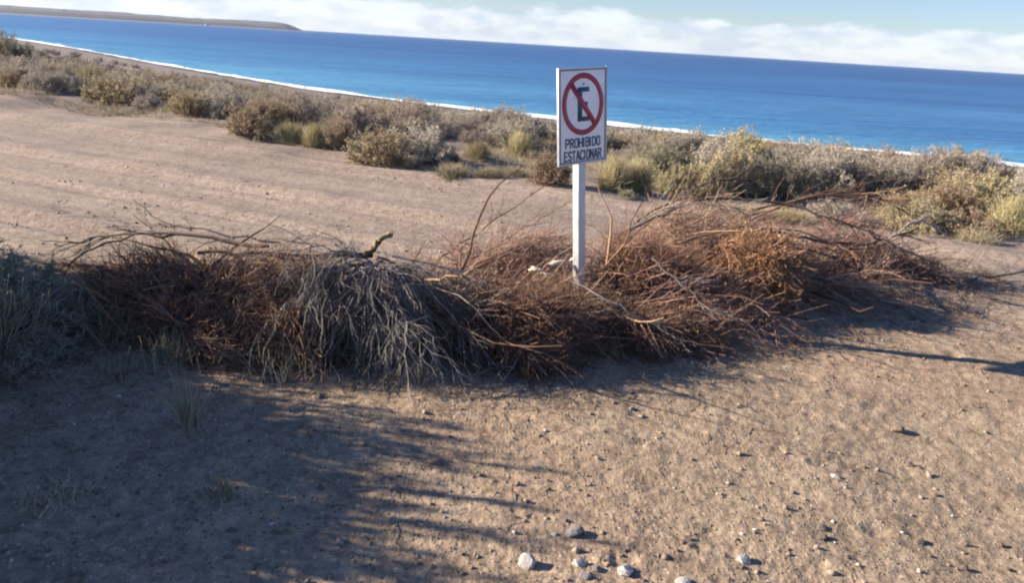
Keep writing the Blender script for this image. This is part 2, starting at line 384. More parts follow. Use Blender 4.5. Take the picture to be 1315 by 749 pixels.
# ------------------------------------------------------------------ sea, surf and headland
def sea():
    m, nt, b = mat_base('sea_water')
    P = N(nt, 'ShaderNodeTexCoord').outputs['Object']
    sa = N(nt, 'ShaderNodeAttribute', attribute_name='shore').outputs['Fac']     # metres out from the shore
    def str_noise(sx, sy, det):
        mp = N(nt, 'ShaderNodeMapping'); mp.inputs['Scale'].default_value = (sx, sy, 1); nt.links.new(P, mp.inputs[0])
        return noise(nt, mp.outputs[0], 1, det, .6)
    # the water itself: pale over sand, deep blue outside
    lg = mth(nt, 'LOGARITHM', mth(nt, 'MAXIMUM', sa, 1.0), 10.0)
    stn = mth(nt, 'MULTIPLY', mth(nt, 'SUBTRACT', str_noise(.006, .035, 6), .5), 2.2)
    c = ramp(nt, mth(nt, 'MULTIPLY', mth(nt, 'ADD', lg, stn), .25),
             [(.15, (.075, .27, .43)), (.36, (.045, .18, .37)), (.55, (.020, .10, .27)), (.8, (.009, .055, .19))])
    c = mixc(nt, 1.0, c, ramp(nt, str_noise(.0022, .011, 5), [(.35, (.74, .80, .86)), (.5, (1, 1, 1)), (.65, (1.2, 1.13, 1.08))]), 'MULTIPLY')
    c = mixc(nt, 1.0, c, ramp(nt, str_noise(.018, .13, 5), [(.35, (.78, .84, .88)), (.5, (1, 1, 1)), (.65, (1.22, 1.14, 1.08))]), 'MULTIPLY')
    nt.links.new(c, b.inputs['Base Color'])
    b.inputs['Roughness'].default_value = .32; b.inputs['IOR'].default_value = 1.33; b.inputs['Specular IOR Level'].default_value = .3
    h = mth(nt, 'ADD', mth(nt, 'MULTIPLY', str_noise(.10, .35, 5), .9), mth(nt, 'ADD', mth(nt, 'MULTIPLY', str_noise(.6, 1.3, 4), .25), mth(nt, 'MULTIPLY', str_noise(.008, .03, 4), 3.0)))
    bp = N(nt, 'ShaderNodeBump'); bp.inputs['Strength'].default_value = .9; bp.inputs['Distance'].default_value = 1.2
    nt.links.new(h, bp.inputs['Height']); nt.links.new(bp.outputs[0], b.inputs['Normal'])
    th = np.radians(np.arange(-80, 80.01, .8)); rr = np.geomspace(35, 9000, 290)
    Rg, Tg = np.meshgrid(rr, th, indexing='ij'); X = np.sin(Tg) * Rg; Y = np.cos(Tg) * Rg
    s, al = coast_dist(X, Y); d = -s
    Z = SEA + 0.10 * np.sin(d / 2.1 + .8 * vnoise(al * .03, d * .05, 51)) * sstep(60, 8, d) * sstep(0, 4, d) * (.5 + .5 * vnoise(al * .05, d * .1, 52))
    nr, nth = X.shape
    i = np.arange(nr - 1)[:, None] * nth; j = np.arange(nth - 1)[None, :]
    q = np.stack([i + j, i + j + 1, i + nth + j + 1, i + nth + j], -1).reshape(-1, 4)[:, ::-1]
    link('sea', make_mesh('sea', np.stack([X, Y, Z], -1), q[:, ::-1], None, {'shore': np.maximum(d, 0)}, True), m, kind='structure')
sea()

def surf():
    m, nt, b = mat_base('foam')
    P = N(nt, 'ShaderNodeTexCoord').outputs['Object']
    nt.links.new(ramp(nt, noise(nt, P, 1.3, 5), [(.35, (.42, .52, .58)), (.6, (.80, .83, .85))]), b.inputs['Base Color'])
    b.inputs['Roughness'].default_value = .8
    # shoreline resampled
    pts = []
    for a, c in zip(COAST[3:-2], COAST[4:-1]):
        L = np.hypot(*(c - a)); n = max(2, int(L / (1.0 if L < 80 else 3.0)))
        for k in range(n): pts.append(a + (c - a) * k / n)
    pts = np.array(pts)
    k = np.ones(15) / 15
    pts = np.stack([np.convolve(np.pad(pts[:, i], 7, mode='edge'), k, 'valid') for i in (0, 1)], 1)
    T = np.gradient(pts, axis=0); T /= np.linalg.norm(T, axis=1, keepdims=True); Nn = np.stack([T[:, 1], -T[:, 0]], 1)  # inland
    Nn *= np.where(Nn[:, 1:2] < 0, 1, -1)
    al = np.arange(len(pts)) * 1.0
    prof = [(-6.2, -.03, .0), (-5.2, .04, .25), (-4.2, .16, .5), (-3.4, .36, .8), (-2.8, .46, 1), (-2.3, .40, 1), (-1.9, .16, .7), (-1.0, .08, .5), (0, .06, .4), (.9, .08, .6), (1.8, .135, .9), (2.3, .10, 1)]
    V = []
    lump = .22 + .45 * vnoise(al * .07, al * 0, 61) + .25 * vnoise(al * .4, al * 0, 62)
    wid = .28 + .26 * vnoise(al * .11, al * 0 + 3, 63)
    for (t, h, q) in prof:
        tt = t * wid + .25 * vnoise(al * .6, al * 0 + t, 64)
        p = pts + Nn * tt[:, None]
        z = SEA + np.where(h > .15, h * np.clip(lump, .25, 1.3), h)
        z = np.maximum(z, np.where(tt > 0, SEA + tt * .061 + .03, z))
        V.append(np.column_stack([p, z]))
    V = np.stack(V, 1); n, k_, _ = V.shape
    i = np.arange(n - 1)[:, None] * k_; j = np.arange(k_ - 1)[None, :]
    q = np.stack([i + j, i + k_ + j, i + k_ + j + 1, i + j + 1], -1).reshape(-1, 4)
    link('surf', make_mesh('surf', V, q, None, None, True), m, kind='structure')
surf()

def headland():
    m, nt, b = mat_base('headland_scrub')
    P = N(nt, 'ShaderNodeTexCoord').outputs['Object']
    sz = N(nt, 'ShaderNodeSeparateXYZ'); nt.links.new(P, sz.inputs[0])
    c = ramp(nt, noise(nt, P, .012, 6, .65), [(.35, (.042, .044, .055)), (.6, (.075, .076, .09))])
    c = mixc(nt, mrange(nt, sz.outputs[2], -1.5, -3.0), c, (.34, .31, .29))
    nt.links.new(c, b.inputs['Base Color']); b.inputs['Roughness'].default_value = 1
    # front foot of the land, from the tip out at sea to far left, then a plateau behind
    foot = np.array([(-822, 2960), (-858, 2900), (-975, 2790), (-1150, 2560), (-1330, 2330), (-1500, 2150), (-1900, 1950), (-2600, 1800)], float)
    t = np.linspace(0, len(foot) - 1, 260); fx = np.interp(t, range(len(foot)), foot[:, 0]); fy = np.interp(t, range(len(foot)), foot[:, 1])
    rows = []
    dep = [0, 14, 22, 45, 90, 180, 350, 700]
    prof = [-6.5, SEA + .4, -2.2, .25, .55, .8, 1.0, 1.0]
    top = 17 + 3.0 * vnoise(t * 1.1, t * 0, 71) + 1.2 * vnoise(t * 4, t * 0, 72) + np.interp(t, [0, .8, 1.8, 3, 4, 5.2, 7], [-2, 2.5, 1, 3.5, 2.5, 5, 8])
    top *= 1.15 * sstep(-.25, .35, t)
    for k, (d, p) in enumerate(zip(dep, prof)):
        x = fx - d * .55 * (1 + .15 * vnoise(t * 5, t * 0 + k, 73)); y = fy + d
        z = np.full_like(t, p) if k < 3 else top * p * (1 + .08 * vnoise(t * 7, t * 0 + k, 74))
        rows.append(np.column_stack([x, y, z]))
    V = np.stack(rows, 1); n, k_, _ = V.shape
    i = np.arange(n - 1)[:, None] * k_; j = np.arange(k_ - 1)[None, :]
    q = np.stack([i + j, i + j + 1, i + k_ + j + 1, i + k_ + j], -1).reshape(-1, 4)
    link('headland', make_mesh('headland', V, q, None, None, True), m, kind='structure')
headland()

def cottage():
    """tiny white house on the shore of the far headland"""
    x, y = -1060, 2655; z0 = SEA + .5
    t = thing('white_house', 'tiny white house at the foot of the distant headland', 'house', (x, y, z0), .3)
    wm_, wt, wb = mat_base('white_wall'); wb.inputs['Base Color'].default_value = (.8, .8, .78, 1)
    rm_, rt, rb = mat_base('house_roof'); rb.inputs['Base Color'].default_value = (.55, .55, .56, 1)
    gm_, gt, gb = mat_base('house_window'); gb.inputs['Base Color'].default_value = (.03, .04, .05, 1)
    L, Wd, H = 7.0, 4.0, 3.6
    V, Q = box_vf(-L, L, -Wd, Wd, 0, H); link('wall', make_mesh('wall', V, Q), wm_, t)
    V = np.array([(-L - .4, -Wd - .4, H), (L + .4, -Wd - .4, H), (L + .4, Wd + .4, H), (-L - .4, Wd + .4, H), (-L - .4, 0, H + 2.6), (L + .4, 0, H + 2.6)])
    link('roof', make_mesh('roof', V, np.array([(0, 1, 5, 4), (3, 2, 5, 4), (0, 3, 2, 1)]), np.array([(0, 4, 3), (1, 2, 5)])), rm_, t)
    for wx in (-4.4, 4.4):
        V, Q = box_vf(wx - .7, wx + .7, -Wd - .03, -Wd + .05, 1.1, 2.5); link('window', make_mesh('window', V, Q), gm_, t)
    V, Q = box_vf(-.6, .6, -Wd - .03, -Wd + .05, .02, 2.3); link('door', make_mesh('door', V, Q), gm_, t)

# ------------------------------------------------------------------ the sign
def box_vf(x0, x1, y0, y1, z0, z1):
    V = np.array([(x, y, z) for x in (x0, x1) for y in (y0, y1) for z in (z0, z1)], float)
    return V, np.array([(0, 1, 3, 2), (4, 6, 7, 5), (0, 4, 5, 1), (2, 3, 7, 6), (0, 2, 6, 4), (1, 5, 7, 3)])
def bevelled(name, parts, mat, parent, bevel=0.0):
    vs = []; qs = []; n = 0
    for V, Q in parts: vs.append(V); qs.append(Q + n); n += len(V)
    o = link(name, make_mesh(name, np.concatenate(vs), np.concatenate(qs)), mat, parent)
    if bevel:
        b = o.modifiers.new('bevel', 'BEVEL'); b.width = bevel; b.segments = 2
    return o
def paint(name, col, rough=.45, metal=0.0, dirt=.25, dirtcol=(.3, .25, .2)):
    m, nt, b = mat_base(name)
    P = N(nt, 'ShaderNodeTexCoord').outputs['Object']
    f = mth(nt, 'MULTIPLY', mrange(nt, noise(nt, P, 9, 7, .7), .45, .75), dirt)
    nt.links.new(mixc(nt, f, col, dirtcol), b.inputs['Base Color'])
    b.inputs['Metallic'].default_value = metal
    nt.links.new(mrange(nt, noise(nt, P, 25, 4), .3, .7, rough - .1, rough + .15), b.inputs['Roughness'])
    return m
def sign():
    white = paint('sign_white', (.84, .84, .86), dirt=.2); red = paint('sign_red', (.36, .030, .07), dirt=.18)
    ink = paint('sign_ink', (.02, .085, .16), dirt=.12); border = paint('sign_border', (.11, .17, .26), dirt=.2)
    galv = paint('galvanised_steel', (.50, .52, .55), .5, .55, .35, (.32, .33, .35)); bolt = paint('bolt_steel', (.35, .35, .36), .4, .8)
    root = thing('no_parking_sign', 'white no parking sign with red ring on a leaning square galvanised post', 'sign', (.484, 4.85, .03))
    # the front is turned right, away from the sun; the post leans left
    an = math.radians(-95.9 + 44)
    n = Vector((math.cos(an), math.sin(an), 0)); u = Vector((-n.y, n.x, 0))
    lean = Matrix.Rotation(math.radians(-4.8), 4, 'Y')
    R = Matrix((u, -n, Vector((0, 0, 1)))).transposed().to_4x4()       # local x = right, y = away from the reader
    root.matrix_world = Matrix.Translation(root.location) @ lean @ R
    kx = 1.114; w, h, zc = .350 * kx, .572, 1.315
    t = .0295
    bevelled('post', [box_vf(-t, t, .006, .006 + 2 * t, -.3, 1.5)], galv, root, .004)
    bevelled('plate', [box_vf(-w / 2, w / 2, 0, .004, zc - h / 2, zc + h / 2)], white, root, .0015)
    fr = []
    e = .004; e2 = .004 + .008
    for a, b_, c, d in ((-w / 2 + e, w / 2 - e, h / 2 - e2, h / 2 - e), (-w / 2 + e, w / 2 - e, -h / 2 + e, -h / 2 + e2),
                        (-w / 2 + e, -w / 2 + e2, -h / 2 + e2, h / 2 - e2), (w / 2 - e2, w / 2 - e, -h / 2 + e2, h / 2 - e2)):
        fr.append(box_vf(a, b_, -.0012, -.0002, zc + c, zc + d))
    bevelled('border', fr, border, root)
    lip = [box_vf(w / 2 + .0002, w / 2 + .009, -.002, .014, zc - h / 2 - .008, zc + h / 2 + .006), box_vf(-w / 2 - .005, -w / 2 - .0002, -.002, .014, zc - h / 2 - .008, zc + h / 2 + .006),
           box_vf(-w / 2, w / 2, -.002, .014, zc - h / 2 - .009, zc - h / 2 - .0002), box_vf(-w / 2, w / 2, -.002, .014, zc + h / 2 + .0002, zc + h / 2 + .005)]
    bevelled('frame', lip, galv, root, .001)
    # upright oval ring
    cz = zc + .072; K = 96
    a = np.linspace(0, 2 * math.pi, K, endpoint=False)
    V = np.concatenate([np.column_stack([rx * np.cos(a), np.full(K, y), cz + rz * np.sin(a)]) for rx, rz, y in ((.154 * kx, .188, -.0015), (.123 * kx, .155, -.0015), (.154 * kx, .188, -.0003), (.123 * kx, .155, -.0003))])
    i = np.arange(K); j = (i + 1) % K
    Q = np.concatenate([np.column_stack([i, i + K, j + K, j]), np.column_stack([i, j, j + 2 * K, i + 2 * K]), np.column_stack([i + K, i + 3 * K, j + 3 * K, j + K])])
    link('ring', make_mesh('ring', V, Q), red, root)
    E = [box_vf(-.046, -.008, -.0016, -.0004, cz - .103, cz + .103)]
    for zz, x1 in ((cz + .103 - .028, .050), (cz - .014, .037), (cz - .103, .050)):
        E.append(box_vf(-.0078, x1, -.0016, -.0004, zz, zz + .028))
    bevelled('letter_e', E, ink, root)
    ang = math.radians(-51.5); ca, sa_ = math.cos(ang), math.sin(ang); hw, hl = .0175, .160
    sv = np.array([(x * ca - z * sa_, y, cz + x * sa_ + z * ca) for x in (-hl, hl) for y in (-.0024, -.0017) for z in (-hw, hw)])
    _, q = box_vf(0, 1, 0, 1, 0, 1)
    link('slash', make_mesh('slash', sv, q), red, root)
    # condensed block capitals on a 4 x 7 grid, each stroke a thin bar
    GL = {'P': [(0, 0, 0, 7), (0, 7, 3, 7), (3, 7, 4, 6), (4, 6, 4, 4.4), (4, 4.4, 3, 3.4), (3, 3.4, 0, 3.4)],
          'R': [(0, 0, 0, 7), (0, 7, 3, 7), (3, 7, 4, 6), (4, 6, 4, 4.6), (4, 4.6, 3, 3.6), (3, 3.6, 0, 3.6), (2.2, 3.6, 4, 0)],
          'O': [(0, 1, 0, 6), (0, 6, 1, 7), (1, 7, 3, 7), (3, 7, 4, 6), (4, 6, 4, 1), (4, 1, 3, 0), (3, 0, 1, 0), (1, 0, 0, 1)],
          'H': [(0, 0, 0, 7), (4, 0, 4, 7), (0, 3.6, 4, 3.6)], 'I': [(0, 0, 0, 7)],
          'B': [(0, 0, 0, 7), (0, 7, 3, 7), (3, 7, 3.9, 6.2), (3.9, 6.2, 3.9, 4.6), (3.9, 4.6, 3, 3.7), (3, 3.7, 0, 3.7), (3, 3.7, 4, 2.8), (4, 2.8, 4, .9), (4, .9, 3, 0), (3, 0, 0, 0)],
          'D': [(0, 0, 0, 7), (0, 7, 2.6, 7), (2.6, 7, 4, 5.6), (4, 5.6, 4, 1.4), (4, 1.4, 2.6, 0), (2.6, 0, 0, 0)],
          'E': [(0, 0, 0, 7), (0, 7, 3.6, 7), (0, 3.6, 3, 3.6), (0, 0, 3.6, 0)],
          'S': [(4, 6, 3, 7), (3, 7, 1, 7), (1, 7, 0, 6), (0, 6, 0, 4.6), (0, 4.6, 4, 2.4), (4, 2.4, 4, 1), (4, 1, 3, 0), (3, 0, 1, 0), (1, 0, 0, 1)],
          'T': [(2, 0, 2, 7), (0, 7, 4, 7)], 'A': [(0, 0, 1.7, 7), (2.3, 7, 4, 0), (1.7, 7, 2.3, 7), (.8, 2.3, 3.2, 2.3)],
          'C': [(4, 6, 3, 7), (3, 7, 1, 7), (1, 7, 0, 6), (0, 6, 0, 1), (0, 1, 1, 0), (1, 0, 3, 0), (3, 0, 4, 1)],
          'N': [(0, 0, 0, 7), (0, 7, 4, 0), (4, 0, 4, 7)]}
    for word, zz, wd, ht in (('PROHIBIDO', zc - .187, .262 * kx, .052), ('ESTACIONAR', zc - .266, .280 * kx, .054)):
        adv = [1.0 + 2.0 if ch == 'I' else 4 + 2.0 for ch in word]; total = sum(adv) - 1.0
        sx = wd / total; szz = ht / 7; x0 = -wd / 2 + sx * .5; vs, qs, nn = [], [], 0; th = .0052
        for ch, ad in zip(word, adv):
            for k, (a, b_, c, d) in enumerate(GL[ch]):
                p = np.array([x0 + a * sx, zz + b_ * szz]); q_ = np.array([x0 + c * sx, zz + d * szz]); dv = (q_ - p) / (np.linalg.norm(q_ - p) + 1e-9)
                nv = np.array([-dv[1], dv[0]]) * th; p = p - dv * th * .8; q_ = q_ + dv * th * .8; yf = -.0010 - .00008 * k
                for yy in (yf, -.0004):
                    for e_ in (p - nv, q_ - nv, q_ + nv, p + nv): vs.append((e_[0], yy, e_[1]))
                qs += [[nn, nn + 1, nn + 2, nn + 3], [nn, nn + 4, nn + 5, nn + 1], [nn + 1, nn + 5, nn + 6, nn + 2], [nn + 2, nn + 6, nn + 7, nn + 3], [nn + 3, nn + 7, nn + 4, nn]]; nn += 8
            x0 += ad * sx
        link('lettering', make_mesh('lettering', np.array(vs), np.array(qs)), ink, root)
    for zz in (cz + .122, zc - .112):
        V, Q, A = tubes(np.array([[(0.0, 0.0, zz), (0, -.006, zz), (0, -.0085, zz)]]), np.array([[.0065, .0065, .003]]), np.array([.5]), 8)
        Q = np.concatenate([Q, [[16, 17, 18, 19], [16, 19, 20, 23], [20, 21, 22, 23]]])
        link('bolt', make_mesh('bolt', V, Q), bolt, root)
sign()
cottage()

# ------------------------------------------------------------------ dead cut bushes of the barrier
def clump(label, x, y, rx, ry, rz, lean, tw, leafm, limbm, n_tw=4200, n_leaf=2500, tl=.16, n_limb=6, r_tw=.0016, seed=0, rot=0, open_=0., z0=0.0, leafsize=.016, name='cut_bush', droop=-.06):
    """a cut bush lying in the barrier: main limbs, a mass of fine twigs, dry leaf scraps; x,y ground point"""
    r = np.random.default_rng(seed); base = gz(x, y) + z0
    root = thing(name, label, 'dead bush', (x, y, base), 0, 'cut bushes heaped as a barrier')
    lean = unit(np.array(lean, float)); cr, sr = math.cos(rot), math.sin(rot)
    def inside(P, fr=None):   # stay above the ground
        q = P.copy(); ux = (q[..., 0] * cr + q[..., 1] * sr) / rx; uy = (-q[..., 0] * sr + q[..., 1] * cr) / ry; uz = np.maximum(q[..., 2], 0) / rz
        d = np.sqrt(ux ** 2 + uy ** 2 + uz ** 2) + 1e-6
        lim = 1 + .22 * vnoise(q[..., 0] * 5 + seed, q[..., 1] * 5 + q[..., 2] * 4, seed + 1) - .06
        k = np.where(d > lim, (lim + (d - lim) * .55) / d, 1)[..., None]
        if fr is not None: return (d[:, d.shape[1] // 2] < lim[:, lim.shape[1] // 2] + .12 + .28 * r.random(len(q)) ** 2)
        g = gza(q[..., 0] + x, q[..., 1] + y) - base + .004
        q[..., 2] = np.maximum(q[..., 2], g + .012 * r.random(q.shape[:-1]))
        return q
    cut = -lean * np.array([rx, rx, .2]) * .9
    st = np.tile(cut, (n_limb, 1)) + r.normal(size=(n_limb, 3)) * .05; st[:, 2] = np.abs(st[:, 2]) + .04
    d = unit(lean * np.array([1, 1, .5]) + r.normal(size=(n_limb, 3)) * np.array([.42, .42, .2]) + np.array([0, 0, .12]))
    Lp, Ld = grow(st, d, 1.5 * rx * (.7 + .5 * r.random(n_limb)), 8, .17, (0, 0, -.05), r); Lp = inside(Lp)
    for i in range(n_limb):
        V, Q, A = tubes(Lp[i:i + 1], taper(1, 8, .009 + .007 * r.random(), .0025), np.array([r.random()]), 5)
        link('limb', make_mesh('limb', V, Q, None, {'tint': A}, True), limbm, root)
    # second order, spread through the heap
    n2 = n_tw // 9
    s2, d2, _ = sprout(Lp, Ld, n2 // 2, .15, .9, r)
    u = rdir(n2 - len(s2), r) * (r.random((n2 - len(s2), 1)) ** .45); u[:, 2] = np.abs(u[:, 2])
    s3 = np.column_stack([u[:, 0] * rx * cr - u[:, 1] * ry * sr, u[:, 0] * rx * sr + u[:, 1] * ry * cr, u[:, 2] * rz])
    d3 = unit(lean * .8 + rdir(len(s3), r) * .9)
    s2 = np.concatenate([s2, s3]); d2 = np.concatenate([d2, d3])
    P2, D2 = grow(s2, d2, tl * 1.9 * (.5 + r.random(len(s2))), 6, .13, (0, 0, droop * .5), r); m_ = inside(P2, 1); P2 = inside(P2[m_]); D2 = D2[m_]
    bag = Bag(); bag.add(*tubes(P2, taper(len(P2), 6, r_tw * 2.3, r_tw), r.random(len(P2)), 3))
    s4, d4, _ = sprout(P2, D2, n_tw, .1, .8, r)
    P4, D4 = grow(s4, d4, tl * (.35 + r.random(n_tw)), 4, .16, (0, 0, droop * .6), r); P4 = inside(P4[inside(P4, 1)])
    bag.add(*tubes(P4, taper(len(P4), 4, r_tw, r_tw * .55), r.random(len(P4)), 3))
    o = link('twigs', bag.mesh('twigs'), tw, root, kind='stuff')
    # stiff long sticks poking through and out of the heap
    ns = 46; u = rdir(ns, r) * (r.random((ns, 1)) ** .6); u[:, 2] = np.abs(u[:, 2])
    s5 = np.column_stack([u[:, 0] * rx, u[:, 1] * ry, u[:, 2] * rz * .9]); d5 = unit(lean * .7 + rdir(ns, r) * np.array([1, .7, .55]))
    P5, _ = grow(s5 - d5 * .12, d5, r.uniform(.2, .55, ns), 6, .09, (0, 0, 0), r)
    g5 = gza(P5[..., 0] + x, P5[..., 1] + y) - base; P5[..., 2] = np.maximum(P5[..., 2], g5 + .008)
    link('sticks', make_mesh('sticks', *tubes(P5, taper(ns, 6, r.uniform(.0022, .0055, ns), .0012), r.random(ns), 4)[:2], None, {'tint': np.repeat(r.random(ns), 24)}), limbm, root, kind='stuff')
    if n_leaf:
        n_leaf = int(n_leaf * 1.5)
        V, Q, A = leaves(P4, n_leaf, leafsize, .22, r, .006)
        link('dry_leaves', make_mesh('dry_leaves', V, Q, None, {'tint': A}), leafm, root, kind='stuff')
    return root

G = MT
clump('brown dead bush at the left end of the barrier, bare twigs in shade', -2.14, 4.36, .54, .46, .36, (-1, .1, .2), G['rust_twig'], G['rust_leaf'], G['dark_branch'], 6400, 4200, .17, 5, seed=1)
clump('rusty dead bush under the long dark log, left part of the barrier', -1.55, 4.32, .52, .50, .43, (1, -.1, .2), G['rust_twig'], G['rust_leaf'], G['dark_branch'], 7600, 6200, .16, 5, seed=2)
clump('dark brown dead bush left of the hanging grey roots', -1.20, 4.18, .38, .46, .37, (-.4, -1, .1), G['brown_twig'], G['rust_leaf'], G['grey_twig'], 7000, 3000, .17, 5, seed=3)
clump('grey brown dead bush right of the hanging roots, sloping down to the right', -.02, 4.28, .48, .42, .37, (1, -.35, -.1), G['brown_twig'], G['rust_leaf'], G['root'], 6600, 2600, .19, 6, seed=4)
clump('dense tangle of pale and brown twigs at the foot of the sign post', .36, 4.62, .46, .34, .25, (1, -.3, 0), G['brown_twig'], G['rust_leaf'], G['brown_twig'], 6400, 3400, .17, 6, seed=5)
clump('loose reddish dead bush behind the bleached wood, left of the post', .06, 5.30, .70, .50, .40, (.7, .5, .4), G['pink_twig'], G['rust_leaf'], G['brown_twig'], 5200, 2600, .24, 7, seed=6)
clump('rusty dead bush just right of the sign post', .92, 5.30, .46, .40, .44, (.6, .2, .6), G['rust_twig'], G['rust_leaf'], G['brown_twig'], 6000, 5200, .18, 6, seed=7)
clump('thick orange brown dead bush, brightest hump of the barrier, right of the post', 1.80, 5.56, .37, .36, .46, (.3, -.3, .7), G['rust_twig'], G['rust_leaf'], G['brown_twig'], 8200, 15000, .14, 6, seed=8, leafsize=.021)
clump('grey dead bush with arching twigs behind the orange brown hump', 1.42, 6.15, .70, .45, .56, (.9, .1, .3), G['pink_twig'], G['rust_leaf'], G['brown_twig'], 5400, 1400, .26, 9, seed=9)
clump('open pinkish dead bush under the arching branches at right', 2.80, 6.50, .68, .42, .56, (.9, .1, .25), G['pink_twig'], G['rust_leaf'], G['dark_branch'], 2900, 2200, .26, 10, seed=10, r_tw=.0018)
clump('bare dark dead bush at the right end of the barrier', 3.36, 6.40, .46, .32, .22, (1, 0, .15), G['pink_twig'], G['rust_leaf'], G['dark_branch'], 1300, 600, .24, 9, seed=11, r_tw=.002)
clump('low grey brush in front of the post, trailing to the right', .84, 4.58, .50, .34, .16, (1, -.3, 0), G['brown_twig'], G['rust_leaf'], G['brown_twig'], 4600, 1600, .18, 7, seed=12)
clump('low dark brush in the shadow below the orange brown hump', 1.42, 5.22, .48, .32, .18, (1, -.4, 0), G['brown_twig'], G['rust_leaf'], G['brown_twig'], 4600, 1500, .18, 5, seed=13)
clump('flattened brown brush between the orange hump and the pinkish bush', 2.24, 6.05, .42, .34, .24, (1, .1, .1), G['brown_twig'], G['rust_leaf'], G['dark_branch'], 2200, 1200, .22, 7, seed=14)

clump('sparse grey brown dead bush closing the gap to the far shrubs, behind the barrier', 2.10, 6.95, .72, .40, .42, (.9, .2, .3), G['pink_twig'], G['rust_leaf'], G['dark_branch'], 1900, 500, .28, 9, seed=18, r_tw=.0018)
clump('low reddish brush lying on the sand behind the left end of the barrier', -2.45, 4.98, .55, .38, .13, (-1, .2, 0), G['rust_twig'], G['rust_leaf'], G['brown_twig'], 1500, 1800, .18, 4, seed=16)
clump('spray of rusty needles standing up behind the long dark log', -1.33, 4.72, .16, .14, .30, (0, 0, 1), G['rust_twig'], G['rust_leaf'], G['brown_twig'], 700, 900, .12, 3, seed=17)
for lb, x, y, rx, rz, sd in (('loose pale sticks strewn along the left part of the barrier', -1.60, 4.36, .95, .46, 31), ('loose pale sticks strewn between the stump and the post', -.15, 4.36, .85, .35, 32),
    ('loose pale sticks strewn over the brush right of the post', 1.15, 4.95, .80, .33, 33), ('loose pale sticks strewn over the right part of the barrier', 2.35, 5.85, .95, .40, 34)):
    clump(lb, x, y, rx, .42, rz, (1, -.15, .05), G['tan_twig'] if sd < 33 else G['pink_twig'], G['rust_leaf'], G['brown_twig'], 1000 if sd < 34 else 700, 700, .30, 6, seed=sd, r_tw=.0021)
def root_mass():
    """torn-up root ball: grey roots spread from its crown and hang down the front"""
    r = np.random.default_rng(81); x, y = -.68, 4.06; base = gz(x, y)
    root = thing('uprooted_stump', 'torn up stump with grey roots hanging in the shade, middle of the barrier', 'stump', (x, y, base))
    top = np.array([-.12, .12, .47])
    Pc, Dc = grow(np.array([[-.42, .34, .36]]), np.array([[1., -.45, .12]]), np.array([.52]), 8, .05, (0, 0, 0), r)
    V, Q, A = tubes(Pc, np.array([[.014, .016, .018, .022, .028, .036, .042, .03]]), np.array([.4]), 8)
    link('trunk', make_mesh('trunk', V, Q, None, {'tint': A}, True), G['dark_branch'], root)
    n = 38
    az = r.uniform(math.radians(-165), math.radians(12), n)
    d = np.column_stack([np.cos(az), np.sin(az) * .85, r.uniform(-.25, .35, n)])
    L = r.uniform(.22, .85, n) * (1 + .3 * (np.cos(az) > .3))
    st = top + r.normal(size=(n, 3)) * np.array([.07, .05, .03])
    P, D = grow(st, d, L, 10, .27, (0, -.02, -.2), r)
    def keep(q):
        g = gza(q[..., 0] + x, q[..., 1] + y) - base + .006
        q[..., 2] = np.maximum(q[..., 2], g + .01 * r.random(q.shape[:-1])); return q
    P = keep(P)
    for i in range(n):
        V, Q, A = tubes(P[i:i + 1], taper(1, 10, r.uniform(.003, .009), .0015), np.array([r.uniform(.0, .75)]), 4)
        link('root', make_mesh('root', V, Q, None, {'tint': A}, True), G['root'], root)
    s2, d2, _ = sprout(P, D, 900, .12, .55, r)
    P2, D2 = grow(s2, d2, r.uniform(.12, .42, 900), 7, .2, (0, 0, -.16), r); P2 = keep(P2)
    bag = Bag(); bag.add(*tubes(P2, taper(900, 7, .0028, .0011), r.uniform(.0, .8, 900), 3))
    s3, d3, _ = sprout(P2, D2, 3600, .1, .6, r)
    P3, _ = grow(s3, d3, r.uniform(.05, .2, 3600), 4, .25, (0, 0, -.1), r); P3 = keep(P3)
    bag.add(*tubes(P3, taper(3600, 4, .0015, .0007), r.uniform(.0, .8, 3600), 3))
    link('rootlets', bag.mesh('rootlets'), G['root'], root, kind='stuff')
root_mass()
clump('dark dead bush packed behind the hanging grey roots', -.62, 4.42, .42, .34, .40, (.5, -.8, 0), G['brown_twig'], G['rust_leaf'], G['grey_twig'], 5200, 1500, .16, 5, seed=15)

